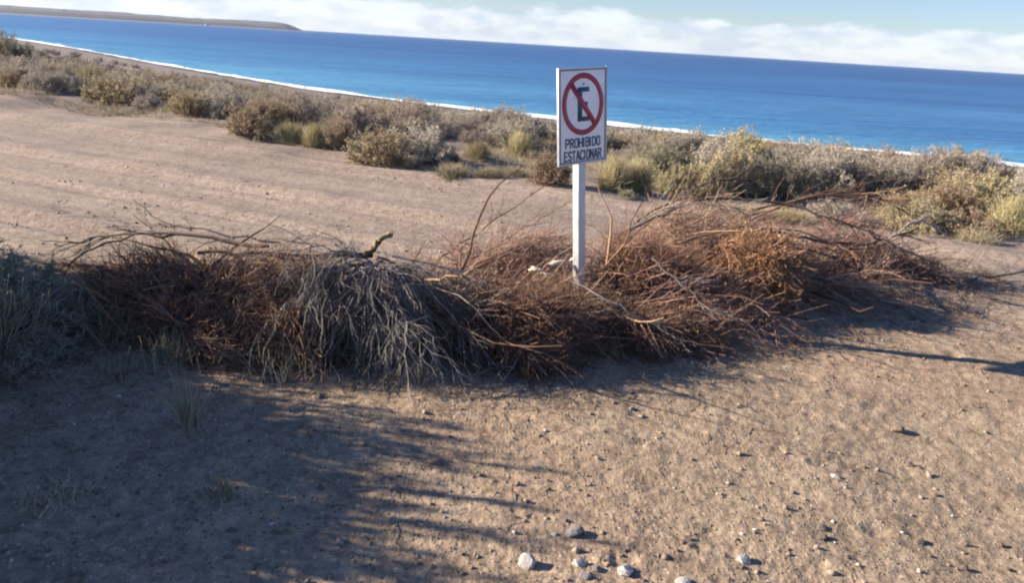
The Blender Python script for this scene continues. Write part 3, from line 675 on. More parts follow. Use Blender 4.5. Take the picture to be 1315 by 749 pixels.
def branch(label, pts, r0, r1, mat, n_side=8, side=.35, seed=0, name='fallen_branch', cat='branch', n_twig=40, group='loose branches on the barrier', spread=.6):
    r = np.random.default_rng(seed + 300)
    pts = np.array(pts, float); t = np.linspace(0, 1, len(pts)); K = 14; tt = np.linspace(0, 1, K)
    # smooth path through the given points
    P = np.stack([np.interp(tt, t, pts[:, i]) for i in range(3)], 1)
    P[1:-1] = (P[:-2] + 2 * P[1:-1] + P[2:]) / 4; P[1:-1] += r.normal(size=(K - 2, 3)) * .008
    o = P[0].copy(); P = (P - o)[None]
    root = thing(name, label, cat, tuple(o), 0, group)
    V, Q, A = tubes(P, taper(1, K, r0, r1) * (1 + .12 * r.normal(size=(1, K))), np.array([.5]), 6)
    link('stem', make_mesh('stem', V, Q, None, {'tint': A}, True), mat, root)
    if n_side:
        D = np.gradient(P, axis=1); D = unit(D)
        s, d, _ = sprout(P, D, n_side, .15, spread, r)
        P2, D2 = grow(s, d, side * r.uniform(.4, 1.1, n_side), 7, .16, (0, 0, 0), r)
        for i in range(n_side):
            V, Q, A = tubes(P2[i:i + 1], taper(1, 7, r1 * .5 + r0 * .18, .0012), np.array([r.random()]), 4)
            link('side_branch', make_mesh('side_branch', V, Q, None, {'tint': A}, True), mat, root)
        if n_twig:
            s, d, _ = sprout(P2, D2, n_twig, .2, .6, r)
            P3, _ = grow(s, d, side * .4 * r.uniform(.3, 1, n_twig), 5, .2, (0, 0, 0), r)
            V, Q, A = tubes(P3, taper(n_twig, 5, .002, .001), r.random(n_twig), 3)
            link('twigs', make_mesh('twigs', V, Q, None, {'tint': A}), mat, root, kind='stuff')
    return root
DB, BT, GT, RT = G['dark_branch'], G['brown_twig'], G['grey_twig'], G['root']
branch('long dark branch reaching left over the sand from the barrier top', [(-1.54, 4.6, .45), (-2.11, 4.75, .46), (-2.68, 4.9, .38), (-3.04, 4.9, .28)], .014, .004, DB, 9, .4, 1)
branch('dark forked branch drooping to the sand at the far left of the barrier', [(-2.2, 4.80, .44), (-2.65, 4.85, .37), (-2.80, 4.7, .28), (-2.95, 4.52, .16)], .009, .004, DB, 4, .18, 2)
branch('thin dark branch rising to the upper left above the long one', [(-1.5, 4.7, .45), (-1.98, 4.8, .46), (-2.41, 5.0, .46), (-2.67, 5.2, .56)], .008, .003, DB, 5, .18, 3)
branch('wispy grey branch lying out over the sand behind the leftmost fork', [(-2.2, 4.85, .42), (-2.49, 4.9, .42), (-2.86, 5.1, .42), (-3.3, 5.3, .46)], .007, .002, GT, 9, .3, 4)
branch('thick dark log lying along the top of the barrier left of the stump', [(-1.95, 4.52, .40), (-1.58, 4.46, .44), (-1.24, 4.50, .42), (-.86, 4.46, .47)], .010, .019, DB, 7, .22, 55, n_twig=40, spread=.3)
branch('short thick stub with a pale cut end sticking up at the stump', [(-.90, 4.46, .47), (-.84, 4.45, .53), (-.81, 4.45, .58), (-.74, 4.48, .60)], .021, .016, G['stub'], 0, 0, 6)
branch('straight brown branch slanting up to the right over the track, left of the post', [(-.56, 5.3, .22), (-.25, 5.6, .40), (.22, 6.2, .66)], .008, .003, BT, 12, .26, 77, n_twig=110, spread=.3)
branch('second slanting brown branch close below the straight one', [(-.30, 5.2, .28), (.05, 5.6, .42), (.42, 6.1, .56)], .006, .002, BT, 9, .25, 8, n_twig=70, spread=.4)
branch('long thin dark branch rising right towards the yellow green shrub', [(.83, 5.6, .45), (1.27, 6.0, .57), (1.92, 6.4, .74)], .009, .004, DB, 7, .35, 9)
branch('dark branch across the top of the right part of the barrier', [(1.5, 6.2, .62), (2.2, 6.2, .64), (2.55, 6.0, .55), (2.87, 5.9, .46)], .013, .006, DB, 8, .4, 10)
branch('high arching branch at the back of the right part of the barrier', [(2.0, 6.4, .52), (2.62, 6.5, .68), (3.01, 6.5, .70), (3.35, 6.5, .55)], .010, .004, BT, 12, .4, 11, n_twig=90)
branch('sagging dark branch like a bow below the pinkish bush', [(1.94, 5.7, .50), (2.45, 6.0, .36), (2.96, 6.2, .33), (3.42, 6.4, .45)], .014, .006, DB, 10, .35, 12)
branch('bleached branch end bent over in a hook at the right tip of the barrier', [(3.1, 6.25, .36), (3.30, 6.35, .50), (3.5, 6.45, .50), (3.72, 6.5, .38)], .010, .011, GT, 4, .25, 13)
branch('dark branch touching the sand below the right end of the barrier', [(2.2, 5.9, .34), (2.5, 5.95, .28), (2.8, 5.9, .16), (3.24, 5.8, .06)], .010, .003, DB, 7, .35, 14)
branch('long thin branch lying flat on the sand at the right edge', [(3.25, 5.95, .05), (3.85, 6.3, .06), (4.3, 6.45, .08), (4.75, 6.62, .09)], .011, .005, DB, 4, .3, 15, n_twig=8)
branch('thin branch sloping down to the right from the hooked end', [(2.94, 6.2, .42), (3.37, 6.2, .25), (3.85, 6.2, .08)], .008, .003, BT, 6, .35, 16)
branch('grey stick trailing down to the right in front of the sign post', [(.34, 4.62, .34), (.68, 4.4, .25), (1.05, 4.3, .10)], .008, .003, RT, 6, .3, 17)
branch('grey stick at the front foot of the barrier under the stump', [(.20, 4.1, .10), (-.01, 3.95, .03), (-.21, 3.78, .01)], .006, .003, RT, 5, .3, 18)
branch('grey stick leaning on the shaded side of the rusty bush right of the post', [(.86, 4.8, .48), (1.06, 4.7, .36), (1.28, 4.6, .18)], .007, .003, RT, 6, .25, 19)
branch('bare brown branch fanning right from behind the orange brown hump', [(1.2, 5.5, .40), (1.7, 5.75, .52), (2.3, 5.8, .48), (2.75, 5.7, .30)], .010, .003, BT, 12, .4, 20, n_twig=80)
branch('bare branch fanning low right across the sandy gap', [(1.6, 5.45, .30), (2.05, 5.5, .26), (2.5, 5.5, .14), (2.95, 5.45, .03)], .009, .003, DB, 9, .35, 21, n_twig=50)
branch('long arching branch crossing high behind the orange brown hump', [(1.0, 6.2, .40), (1.6, 6.5, .72), (2.2, 6.7, .76), (2.9, 6.8, .55)], .011, .003, DB, 14, .45, 23, n_twig=120)
branch('long low branch fanning up behind the pinkish bush', [(2.0, 6.6, .35), (2.6, 6.8, .60), (3.2, 6.9, .66), (3.8, 6.9, .40)], .010, .003, BT, 14, .45, 24, n_twig=120)
branch('thin grey branch arching over the back of the barrier right of the post', [(.75, 5.7, .34), (1.1, 5.9, .56), (1.5, 6.05, .64), (2.0, 6.1, .52)], .007, .003, GT, 12, .4, 22, n_twig=90)

def wood_chunk(label, x, y, z, L, w, rz, seed):
    r = np.random.default_rng(seed); K = 7
    P = np.zeros((1, K, 3)); P[0, :, 0] = np.linspace(-L / 2, L / 2, K); P[0, :, 1:] = r.normal(size=(K, 2)) * .006
    V, Q, A = tubes(P, (w * np.array([[.25, .8, 1, .85, .95, .75, .2]])), np.array([.6]), 7)
    V += r.normal(size=V.shape) * .003; V[:, 2] *= .8
    o = link('bleached_wood', make_mesh('bleached_wood', V, Q, None, {'tint': A}, False), G['bleached'], None, label=label, category='driftwood', group='bleached wood by the post')
    o.location = (x, y, z); o.rotation_euler = (r.normal() * .15, r.normal() * .2, rz)
wood_chunk('largest pale chunk of bleached wood on the brush, left of the post', .29, 4.86, .38, .135, .022, .2, 1)
wood_chunk('small pale chunk of bleached wood left of the largest one', .14, 4.80, .345, .085, .019, -.3, 2)
wood_chunk('flat pale splinter of wood touching the post', .41, 4.93, .40, .08, .015, .5, 3)
wood_chunk('thin pale stick of wood below the largest chunk', .23, 4.76, .325, .12, .010, .15, 4)

# ------------------------------------------------------------------ scrub plants
def dome(P, R, H, lump, seed):
    q = P.copy(); d = np.sqrt((q[..., 0] / R) ** 2 + (q[..., 1] / R) ** 2 + (np.maximum(q[..., 2], 0) / H) ** 2) + 1e-6
    u = q / (np.linalg.norm(q, axis=-1, keepdims=True) + 1e-6)
    lim = 1 + lump * vnoise(u[..., 0] * 2.3 + seed, u[..., 1] * 2.3 + u[..., 2] * 2.1, seed) + lump * .5 * vnoise(u[..., 0] * 6, u[..., 1] * 6 + u[..., 2] * 5, seed + 3)
    k = np.where(d > lim, (lim + (d - lim) * .42) / d, 1)[..., None]
    q = q * k; q[..., 2] = np.maximum(q[..., 2], -.03)
    return q
def shrub_meshes(kind, seed):
    """unit plant: radius ~1, height ~1 (scaled per plant)"""
    r = np.random.default_rng(seed)
    if kind in ('salt', 'olive', 'green', 'gold', 'twiggy'):
        n0 = 60; az = r.uniform(0, 2 * math.pi, n0); el = np.arccos(r.uniform(.05, 1, n0))
        d = np.column_stack([np.sin(el) * np.cos(az), np.sin(el) * np.sin(az), np.cos(el) + .12])
        st = r.normal(size=(n0, 3)) * np.array([.28, .28, .0])
        P, D = grow(st, d, r.uniform(.75, 1.1, n0), 6, .12, (0, 0, .03), r); P = dome(P, 1, 1, .42, seed)
        bag = Bag(); bag.add(*tubes(P, taper(n0, 6, .018, .006), r.random(n0), 3))
        n1_ = 700; s, d, _ = sprout(P, D, n1_, .25, .8, r)
        P1, D1 = grow(s, d, r.uniform(.15, .45, n1_), 4, .2, (0, 0, .05), r); P1 = dome(P1, 1, 1, .42, seed)
        bag.add(*tubes(P1, taper(n1_, 4, .007, .003), r.random(n1_), 3))
        n2_ = 3600 if kind == 'twiggy' else 2400; s, d, _ = sprout(P1, D1, n2_, .2, .7, r)
        P2, D2 = grow(s, d, r.uniform(.06, .22, n2_), 3, .2, (0, 0, .12), r); P2 = dome(P2, 1.05, 1.05, .42, seed)
        bag.add(*tubes(P2, taper(n2_, 3, .0042, .0022), r.random(n2_), 3))
        tw = bag.mesh('stems')
        nl = {'twiggy': 3000, 'salt': 12000, 'olive': 11000, 'green': 13000, 'gold': 12000}[kind]
        V, Q, A = leaves(P2, nl, {'gold': .05, 'green': .042}.get(kind, .038), .2 if kind == 'gold' else .28, r, .012, .5)
        return tw, make_mesh('foliage', V, Q, None, {'tint': A})
    # tussock: arching blades
    n = 1500; az = r.uniform(0, 2 * math.pi, n); el = np.abs(r.normal(0, .62, n)).clip(0, 1.5) * (1 + .25 * np.sin(az * 3 + seed))
    d = np.column_stack([np.sin(el) * np.cos(az), np.sin(el) * np.sin(az), np.cos(el)])
    st = np.column_stack([r.normal(size=(n, 2)) * .22, np.zeros(n)])
    L = r.uniform(.4, 1.1, n) * (1 + .25 * vnoise(az * 1.3, el * 2 + seed, seed))
    P, D = grow(st, d, L, 5, .07, (0, 0, -.13), r); P[..., 2] = np.maximum(P[..., 2], -.02)
    V, Q, A = tubes(P, taper(n, 5, .012, .0035), r.random(n), 3)
    n = 240; s, d, _ = sprout(P, D, n, .05, .5, r); P1, _ = grow(s, d, r.uniform(.1, .3, n), 3, .2, (0, 0, -.05), r)
    V2, Q2, A2 = tubes(P1, taper(n, 3, .006, .003), r.random(n), 3)
    return make_mesh('stems', V2, Q2, None, {'tint': A2}), make_mesh('foliage', V, Q, None, {'tint': A})

KIND = {'salt': ('saltbush', 'saltbush', 'salt_leaf', 'grey_twig'), 'olive': ('olive_shrub', 'shrub', 'olive_leaf', 'brown_twig'),
        'green': ('green_shrub', 'shrub', 'green_leaf', 'grey_twig'), 'gold': ('yellow_green_shrub', 'shrub', 'gold_leaf', 'grey_twig'),
        'twiggy': ('twiggy_shrub', 'shrub', 'olive_leaf', 'grey_twig'), 'grass': ('grass_tussock', 'grass tussock', 'straw', 'dull_straw'),
        'dull': ('dry_grass_tussock', 'grass tussock', 'dull_straw', 'dull_straw'),
        'pink': ('pinkish_shrub', 'shrub', 'salt_leaf', 'dull_pink_twig')}
PROTO = {}
def proto(kind, v):
    if (kind, v) not in PROTO:
        base = {'pink': 'twiggy', 'dull': 'grass'}.get(kind, kind)
        a, b = shrub_meshes(base, 900 + v * 17 + list(KIND).index(kind) * 101)
        nm, cat, lm, tm = KIND[kind]
        a.materials.append(MT[tm]); b.materials.append(MT[lm])
        PROTO[(kind, v)] = (a, b)
    return PROTO[(kind, v)]
cnt = [0]
def shrub(kind, x, y, w, h, label, group=None, sink=.02, ry=None):
    cnt[0] += 1; v = cnt[0] % 3
    a, b = proto(kind, v); nm, cat, _, _ = KIND[kind]
    t = thing(nm, label, cat, (x, y, gz(x, y) - sink), random.uniform(0, 6.28), group)
    t.scale = (w / 2, (ry or w) / 2, h)
    link('stems', a, None, t, kind='stuff'); link('foliage', b, None, t, kind='stuff')
    return t
SH = [
 ('green', -47.5, 72.5, 3.4, 2.6, 'large dark green bush at the left edge close to the beach'),
 ('olive', -12.2, 18.7, .75, .46, 'brownish shrub at the left edge of the scrub belt'),
 ('salt', -11.6, 18.5, .52, .42, 'small round grey shrub second from the left edge'),
 ('salt', -10.95, 18.1, .84, .50, 'rounded grey shrub with a dark shaded side near the left edge'),
 ('grass', -10.3, 18.25, .50, .26, 'low pale tuft between the left shrubs and the large brown green one'),
 ('olive', -9.25, 17.9, 1.35, .84, 'large brown green shrub, biggest of the left half of the belt'),
 ('salt', -8.35, 17.9, .95, .62, 'grey half of the large double shrub at left'),
 ('olive', -6.55, 15.3, .85, .50, 'broad olive shrub at the track edge, left of the dark blue shaded one'),
 ('salt', -5.95, 15.5, 1.0, .64, 'broad grey green shrub with a deep shaded right side'),
 ('dull', -5.85, 15.0, .27, .16, 'tiny pale tuft in front of the broad grey green shrub'),
 ('olive', -4.42, 12.5, .78, .52, 'lone brown olive shrub standing out onto the track'),
 ('grass', -3.72, 12.4, .60, .38, 'yellowish tussock right of the lone olive shrub'),
 ('grass', -3.25, 12.1, .42, .40, 'bright yellow tussock in the row of tussocks'),
 ('olive', -2.86, 12.15, .50, .50, 'dark olive shrub right of the bright yellow tussock'),
 ('olive', -2.02, 11.0, .84, .64, 'large brown shrub at the track edge, left of centre'),
 ('salt', -1.45, 11.4, .92, .58, 'large grey shrub in shade right of the large brown one'),
 ('pink', -2.85, 13.6, 1.1, .72, 'tall pinkish twiggy shrub behind the large brown one'),
 ('pink', -2.05, 14.3, .95, .62, 'second pinkish twiggy shrub behind, to the right of the tall one'),
 ('dull', -1.55, 10.85, .26, .18, 'small round pale tuft in front of the grey shrub in shade'),
 ('grass', -.66, 12.0, .48, .33, 'round yellow green tussock like a cushion'),
 ('grass', -.02, 12.9, .52, .44, 'golden tussock standing taller behind the cushion tussock'),
 ('dull', -1.0, 11.4, .38, .22, 'low dull tuft left of the cushion tussock'),
 ('dull', -.85, 10.0, .62, .20, 'flat tan tuft at the track edge below the cushion tussock'),
 ('dull', -.40, 10.3, .50, .18, 'flat tan tuft, second at the track edge'),
 ('dull', -.05, 10.7, .55, .17, 'low grass tuft throwing a dark shadow on the sand'),
 ('olive', .36, 9.75, .52, .46, 'olive brown shrub just left of the sign post'),
 ('grass', 1.22, 9.75, .52, .50, 'tall straw yellow tussock just right of the sign'),
 ('grass', 1.55, 9.85, .46, .46, 'straw yellow tussock beside the tall one'),
 ('green', 1.36, 9.35, .22, .13, 'tiny green plant in front of the straw tussocks'),
 ('gold', 2.05, 10.2, .42, .50, 'narrow yellow green shrub left of the tallest one'),
 ('gold', 2.52, 10.1, .72, .62, 'yellow green shrub, left shoulder of the tallest clump'),
 ('gold', 2.92, 10.4, .82, .84, 'tallest yellow green shrub, its tips against the surf'),
 ('green', 3.48, 10.3, .80, .60, 'fresh green shrub right of the tallest yellow green one'),
 ('salt', 4.2, 10.6, .98, .62, 'grey green shrub with a black shaded side behind the barrier'),
 ('twiggy', 4.75, 10.7, 1.15, .66, 'grey twiggy shrub against the sea on the right'),
 ('twiggy', 5.4, 11.2, 1.0, .56, 'second grey twiggy shrub against the sea on the right'),
 ('gold', 4.95, 9.5, .72, .50, 'yellow olive shrub above the right tip of the barrier'),
 ('olive', 5.45, 9.7, .80, .58, 'brown olive shrub between the two yellow ones at right'),
 ('gold', 5.95, 9.8, .90, .66, 'broad yellow olive shrub near the right edge'),
 ('grass', 5.85, 8.95, .55, .56, 'pale straw tussock at the right edge of the sand'),
 ('grass', 6.4, 9.2, .60, .60, 'pale straw tussock cut by the right edge of the picture'),
 ('salt', 6.9, 10.2, 1.1, .70, 'grey shrub behind the tussock at the right edge'),
 ('green', 24.9, 44.6, 1.5, 1.3, 'lone small dark bush standing against the sea at far right'),
 ('gold', 4.55, 8.75, .75, .40, 'low yellow olive shrub reaching the right tip of the barrier'),
 ('olive', 5.15, 8.7, .8, .44, 'low brown olive shrub on the sand just beyond the barrier tip'),
 ('salt', 3.85, 9.15, .8, .36, 'low grey shrub between the green one and the arching branches'),
 ('dull', 5.05, 8.25, .5, .2, 'dull low tussock on the sand left of the pale straw tussock'),
 ('grass', 2.75, 8.75, .62, .20, 'flat yellow grass patch behind the barrier, left half'),
 ('grass', 3.2, 8.85, .62, .18, 'flat yellow grass patch behind the barrier, right half'),
 ('olive', -4.75, 14.6, .9, .5, 'low olive shrub behind the lone one on the track'),
 ('salt', -7.6, 19.5, 1.2, .6, 'grey shrub second row behind the large double shrub'),
 ('twiggy', 6.2, 11.3, 1.1, .66, 'grey twiggy shrub rising above the surf near the right edge'),
 ('twiggy', 4.4, 11.8, 1.2, .62, 'grey twiggy shrub in the row behind, right of the green one'),
 ('salt', 5.1, 12.2, 1.1, .66, 'pale grey shrub in the row behind, below the far dark bush'),
 ('twiggy', 6.9, 12.0, 1.2, .74, 'grey twiggy shrub in the row behind, at the right edge'),
 ('olive', 5.9, 12.4, 1.1, .66, 'olive shrub in the row behind, near the right edge'),
 ('green', 2.1, 11.6, .8, .62, 'green grey shrub behind the narrow yellow one'),
]
for (k, x, y, w, h, lb) in SH: shrub(k, x, y, w * 1.08, h * (.76 if x > 4.6 else .88 if x > 4 else .82 if x > 1.9 else .9), lb)
# big bushes beside the camera on the left: the near one shows its edge, the others throw the long shade
shrub('green', -2.98, 3.9, 1.0, .36, 'grey green bush at the left edge of the barrier, in shade')
shrub('twiggy', -2.62, 4.02, .7, .26, 'bare twiggy bush between the green bush and the barrier, left end'); 
shrub('dull', -2.78, 3.70, .8, .40, 'wispy grey green grass clump at the left edge, in front of the bush')
shrub('twiggy', -2.5, 3.62, .5, .2, 'low wispy grey bush at the foot of the left bank')

# the rest of the scrub belt, plant by plant
def scatter():
    r = np.random.default_rng(5); placed = [(a[1], a[2], a[3] / 2) for a in SH]; n = 0
    kinds = ['salt', 'olive', 'twiggy', 'pink', 'grass', 'gold', 'dull', 'green']
    pr = np.array([.30, .19, .2, .1, .07, .05, .06, .03]); pr /= pr.sum()
    tries = 0
    while n < 400 and tries < 40000:
        tries += 1
        d = 11 * (60 / 11) ** (r.random() ** 1.15); a = math.radians(r.uniform(-41, 40)); x, y = d * math.sin(a), d * math.cos(a)
        s = float(coast_dist(np.array([x]), np.array([y]))[0][0])
        if s > 51.2 or s < 19: continue
        if s < 34 and r.random() < .5: continue
        w = r.uniform(.55, 1.15) * (1.0 if d < 22 else 1.35)
        if any((x - px) ** 2 + (y - py) ** 2 < (.52 * (w / 2 + pw)) ** 2 for px, py, pw in placed): continue
        k = kinds[r.choice(8, p=pr)]
        h = w * r.uniform(.34, .52)
        if k in ('grass', 'dull'): w *= .6; h = w * .7
        if s < 40: h *= .7
        zone = 'close behind the front row of the scrub' if s > 44 else ('in the middle of the scrub belt' if s > 33 else 'low on the slope above the beach')
        b_ = math.degrees(a); side = next(t for lim, t in ((-31, 'at the far left of the belt'), (-23, 'left of the brown green shrub'), (-16, 'beyond the lone olive shrub'), (-9, 'beyond the large brown shrub'),
            (-2, 'beyond the cushion tussock'), (6, 'behind the sign'), (12, 'right of the sign'), (18, 'past the tallest yellow shrub'), (25, 'beyond the grey twiggy pair'), (33, 'beyond the yellow olive shrubs'), (99, 'at the far right edge')) if b_ < lim)
        size = 'small' if w < .7 else ('middling' if w < .95 else 'broad')
        look = {'salt': 'grey green saltbush', 'olive': 'brownish olive shrub', 'twiggy': 'grey twiggy shrub', 'pink': 'pinkish bare shrub', 'grass': 'straw coloured tussock',
                'gold': 'yellow green shrub', 'dull': 'dull dry tussock', 'green': 'dark green shrub'}[k]
        zone = 'second row' if s > 45 else ('middle rows' if s > 33 else 'beach slope')
        lb = f'{size} {look} {side}, {zone}'; zone = 'in the scrub belt'
        shrub(k, x, y, w, h, lb, group=f'{look}s of the scrub belt'.replace('bushs', 'bushes')); placed.append((x, y, w / 2)); n += 1
    by = {}
    for o in COL.objects:
        if o.type == 'EMPTY' and str(o.get('group', '')).endswith('of the scrub belt'): by.setdefault(o['label'], []).append(o)
    for lb, os_ in by.items():
        if len(os_) < 2: continue
        os_.sort(key=lambda o: o.location.x / o.location.y)
        words = {2: ['left one', 'right one'], 3: ['left one', 'middle one', 'right one']}.get(len(os_), ['first from left', 'second from left', 'third from left', 'fourth from left', 'fifth from left', 'sixth from left', 'seventh from left', 'eighth from left'])
        for o, w_ in zip(os_, words): o['label'] = lb + ', ' + w_
scatter()

# off to the left, outside the picture: the bushes whose shade lies over the lower left
for kind, x, y, w, h, lb in (
    ('green', -4.15, 4.50, 1.25, 1.30, 'tallest bush left of the picture, farthest from the camera, level with the barrier'),
    ('green', -3.9, 3.66, 1.35, 1.0, 'dense bush left of the picture, second farthest from the camera'),
    ('olive', -3.85, 3.28, 1.3, 1.06, 'dense bush left of the picture, third farthest from the camera'),
    ('green', -3.85, 2.88, 1.35, 1.08, 'dense bush left of the picture, fourth farthest from the camera'),
    ('green', -3.8, 2.48, 1.3, 1.02, 'loose bush left of the picture, second nearest to the camera'),
    ('olive', -3.75, 2.0, 1.4, 1.14, 'loose olive bush left of the picture, nearest to the camera'),
    ('green', -3.1, 3.25, .95, .74, 'low dense bush left of the picture, in front of the row, farthest from the camera'),
    ('olive', -3.05, 2.70, .95, .84, 'low dense bush left of the picture, in front of the row, middle one'),
    ('green', -3.0, 2.15, .95, .84, 'low dense bush left of the picture, in front of the row, nearest to the camera')): shrub(kind, x, y, w, h, lb)

# low mat of small plants and litter covering the belt between the shrubs
def ground_cover():
    r = np.random.default_rng(9); n = 90000
    d = 9.5 * (75 / 9.5) ** r.random(n); a = np.radians(r.uniform(-44, 43, n)); x = d * np.sin(a); y = d * np.cos(a)
    s, _ = coast_dist(x, y)
    m = (s < 52.5) & (s > 14) & (r.random(n) < np.clip((s - 12) / 16, .15, 1)) & (vnoise(x * .8, y * .8, 91) + r.normal(size=n) * .35 > -.25)
    x, y, d = x[m], y[m], d[m]; n = len(x); k = 4
    st = np.repeat(np.column_stack([x, y, gza(x, y)]), k, 0); dd = unit(rdir(n * k, r) * np.array([1, 1, .4]) + np.array([0, 0, .75]))
    sc = np.repeat(np.clip(d / 22, .6, 2.2), k)
    P, _ = grow(st + r.normal(size=st.shape) * np.array([.05, .05, 0]), dd, r.uniform(.05, .26, n * k) * sc, 3, .2, (0, 0, -.1), r)
    V, Q, A = tubes(P, taper(n * k, 3, .005, .002) * sc[:, None], np.repeat(np.clip(.5 + .4 * vnoise(x * .9, y * .9, 97) + r.normal(size=n) * .22, 0, 1), k), 3)
    link('ground_cover', make_mesh('ground_cover', V, Q, None, {'tint': A}), MT['dull_straw'], None, kind='stuff', label='low dry plants covering the slope between the shrubs', category='ground cover')
ground_cover()

# the far slope: low scrub too small and too many to tell apart
def far_scrub():
    r = np.random.default_rng(19); n = 6500
    d = 15 * (175 / 15) ** r.random(n); a = np.radians(r.uniform(-44, 43, n)); x = d * np.sin(a); y = d * np.cos(a)
    s, _ = coast_dist(x, y)
    m = (s < 50) & (s > 9) & (r.random(n) < np.clip((s - 7) / 14, .15, 1)); x, y, d, s = x[m], y[m], d[m], s[m]; n = len(x); k = 46
    R = r.uniform(.22, .62, n) * np.clip(s / 22, .5, 1); H = R * r.uniform(.35, .7, n) * np.where(d < 30, .8, 1)
    u = rdir(n * k, r); u[:, 2] = np.abs(u[:, 2]); u *= (r.random((n * k, 1)) ** .33)
    sh = np.repeat(np.clip(1 + .3 * r.normal(size=n), .6, 1.5), k)
    C = np.column_stack([np.repeat(x, k) + u[:, 0] * np.repeat(R, k) * sh, np.repeat(y, k) + u[:, 1] * np.repeat(R, k), np.repeat(gza(x, y), k) + u[:, 2] * np.repeat(H, k)])
    b = unit(u + rdir(n * k, r) * .8 + np.array([0, 0, .5])); L = np.repeat(np.clip(d / 130, .10, .5), k) * r.uniform(.5, 1.4, n * k)
    P = np.stack([C, C + b * L[:, None]], 1); tint = np.repeat(np.clip(.5 + r.normal(size=n) * .24, 0, 1), k) + r.normal(size=n * k) * .1
    V, Q, A = tubes(P, np.repeat(np.clip(d / 3200, .006, .04), k)[:, None] * np.array([[1., .45]]), tint, 3)
    link('low_scrub', make_mesh('low_scrub', V, Q, None, {'tint': A}), MT['far_scrub'], None, kind='stuff', label='low scrub covering the slope down to the beach', category='scrub')
MT['far_scrub'] = plant_mat('far_scrub', [(.1, (.15, .14, .10)), (.4, (.27, .235, .18)), (.65, (.40, .355, .28)), (.9, (.52, .46, .33))])
far_scrub()

# small tufts in the shaded foreground
def tuft(label, x, y, h, n, seed, spread=.35, mat='dull_straw', w=.05, name='dry_tuft'):
    r = np.random.default_rng(seed); az = r.uniform(0, 6.28, n); el = np.abs(r.normal(0, spread, n))
    d = np.column_stack([np.sin(el) * np.cos(az), np.sin(el) * np.sin(az), np.cos(el)])
    P, D = grow(np.column_stack([r.normal(size=(n, 2)) * w * .5, np.zeros(n) - .005]), d, h * r.uniform(.4, 1.05, n), 6, .1, (0, 0, -.04), r)
    V, Q, A = tubes(P, taper(n, 6, .0022, .0008), r.random(n), 3)
    o = link(name, make_mesh(name, V, Q, None, {'tint': A}), MT[mat], None, label=label, category='grass tuft'); o.location = (x, y, gz(x, y))
tuft('tall wispy dry tuft standing alone in the shade, lower left', -1.45, 3.14, .28, 90, 1, .3)
tuft('small dry tuft with one upright stalk on the shaded sand', -1.08, 2.58, .13, 60, 2, .6)
tuft('grey dry tuft at the front foot of the barrier, left end', -1.84, 3.80, .22, 160, 3, .5, w=.12)
tuft('greyish tuft between the left bush and the barrier', -2.28, 4.05, .24, 170, 4, .5, w=.14)
tuft('sparse tuft right of the left bush on the bank', -2.05, 3.62, .16, 90, 5, .7, w=.12)
tuft('thin tuft below the middle of the barrier', -.55, 3.72, .12, 60, 6, .8, w=.10)
tuft('low ragged tuft near the lower left corner', -1.72, 2.52, .08, 120, 7, 1.1, w=.14)
tuft('sparse blades in the shade under the brown bush', -1.2, 3.75, .18, 120, 8, .7, w=.2)

# ------------------------------------------------------------------ stones
def stone_mesh(seed, sub=2):
    import bmesh
    r = random.Random(seed); bm = bmesh.new(); bmesh.ops.create_icosphere(bm, subdivisions=sub, radius=1)
    cuts = [(Vector((r.gauss(0, 1), r.gauss(0, 1), r.gauss(0, 1))).normalized(), r.uniform(.42, .8)) for _ in range(12)]
    for v in bm.verts:
        for nrm, d in cuts:
            k = v.co.dot(nrm)
            if k > d: v.co -= nrm * (k - d) * .92
        v.co *= 1 + r.uniform(-.035, .035)
    me = bpy.data.meshes.new('stone'); bm.to_mesh(me); bm.free(); return me
def stone_mat(name, a, b_, c):
    m, nt, b = mat_base(name); P = N(nt, 'ShaderNodeTexCoord').outputs['Object']
    nt.links.new(ramp(nt, noise(nt, P, 2.2, 6, .7), [(.3, a), (.5, b_), (.7, c)]), b.inputs['Base Color'])
    b.inputs['Roughness'].default_value = .85
    bp = N(nt, 'ShaderNodeBump'); bp.inputs['Strength'].default_value = .6; bp.inputs['Distance'].default_value = .05
    nt.links.new(noise(nt, P, 7, 6, .7), bp.inputs['Height']); nt.links.new(bp.outputs[0], b.inputs['Normal'])
    return m
SM = {'white': stone_mat('white_stone', (.32, .30, .28), (.54, .51, .48), (.72, .69, .66)), 'grey': stone_mat('grey_stone', (.13, .12, .12), (.24, .22, .22), (.40, .37, .35)),
      'brown': stone_mat('brown_stone', (.10, .075, .06), (.19, .145, .11), (.30, .24, .185)), 'clod': stone_mat('earth_clod', (.17, .115, .085), (.27, .195, .145), (.36, .28, .22))}
STM = [stone_mesh(50 + i) for i in range(8)]
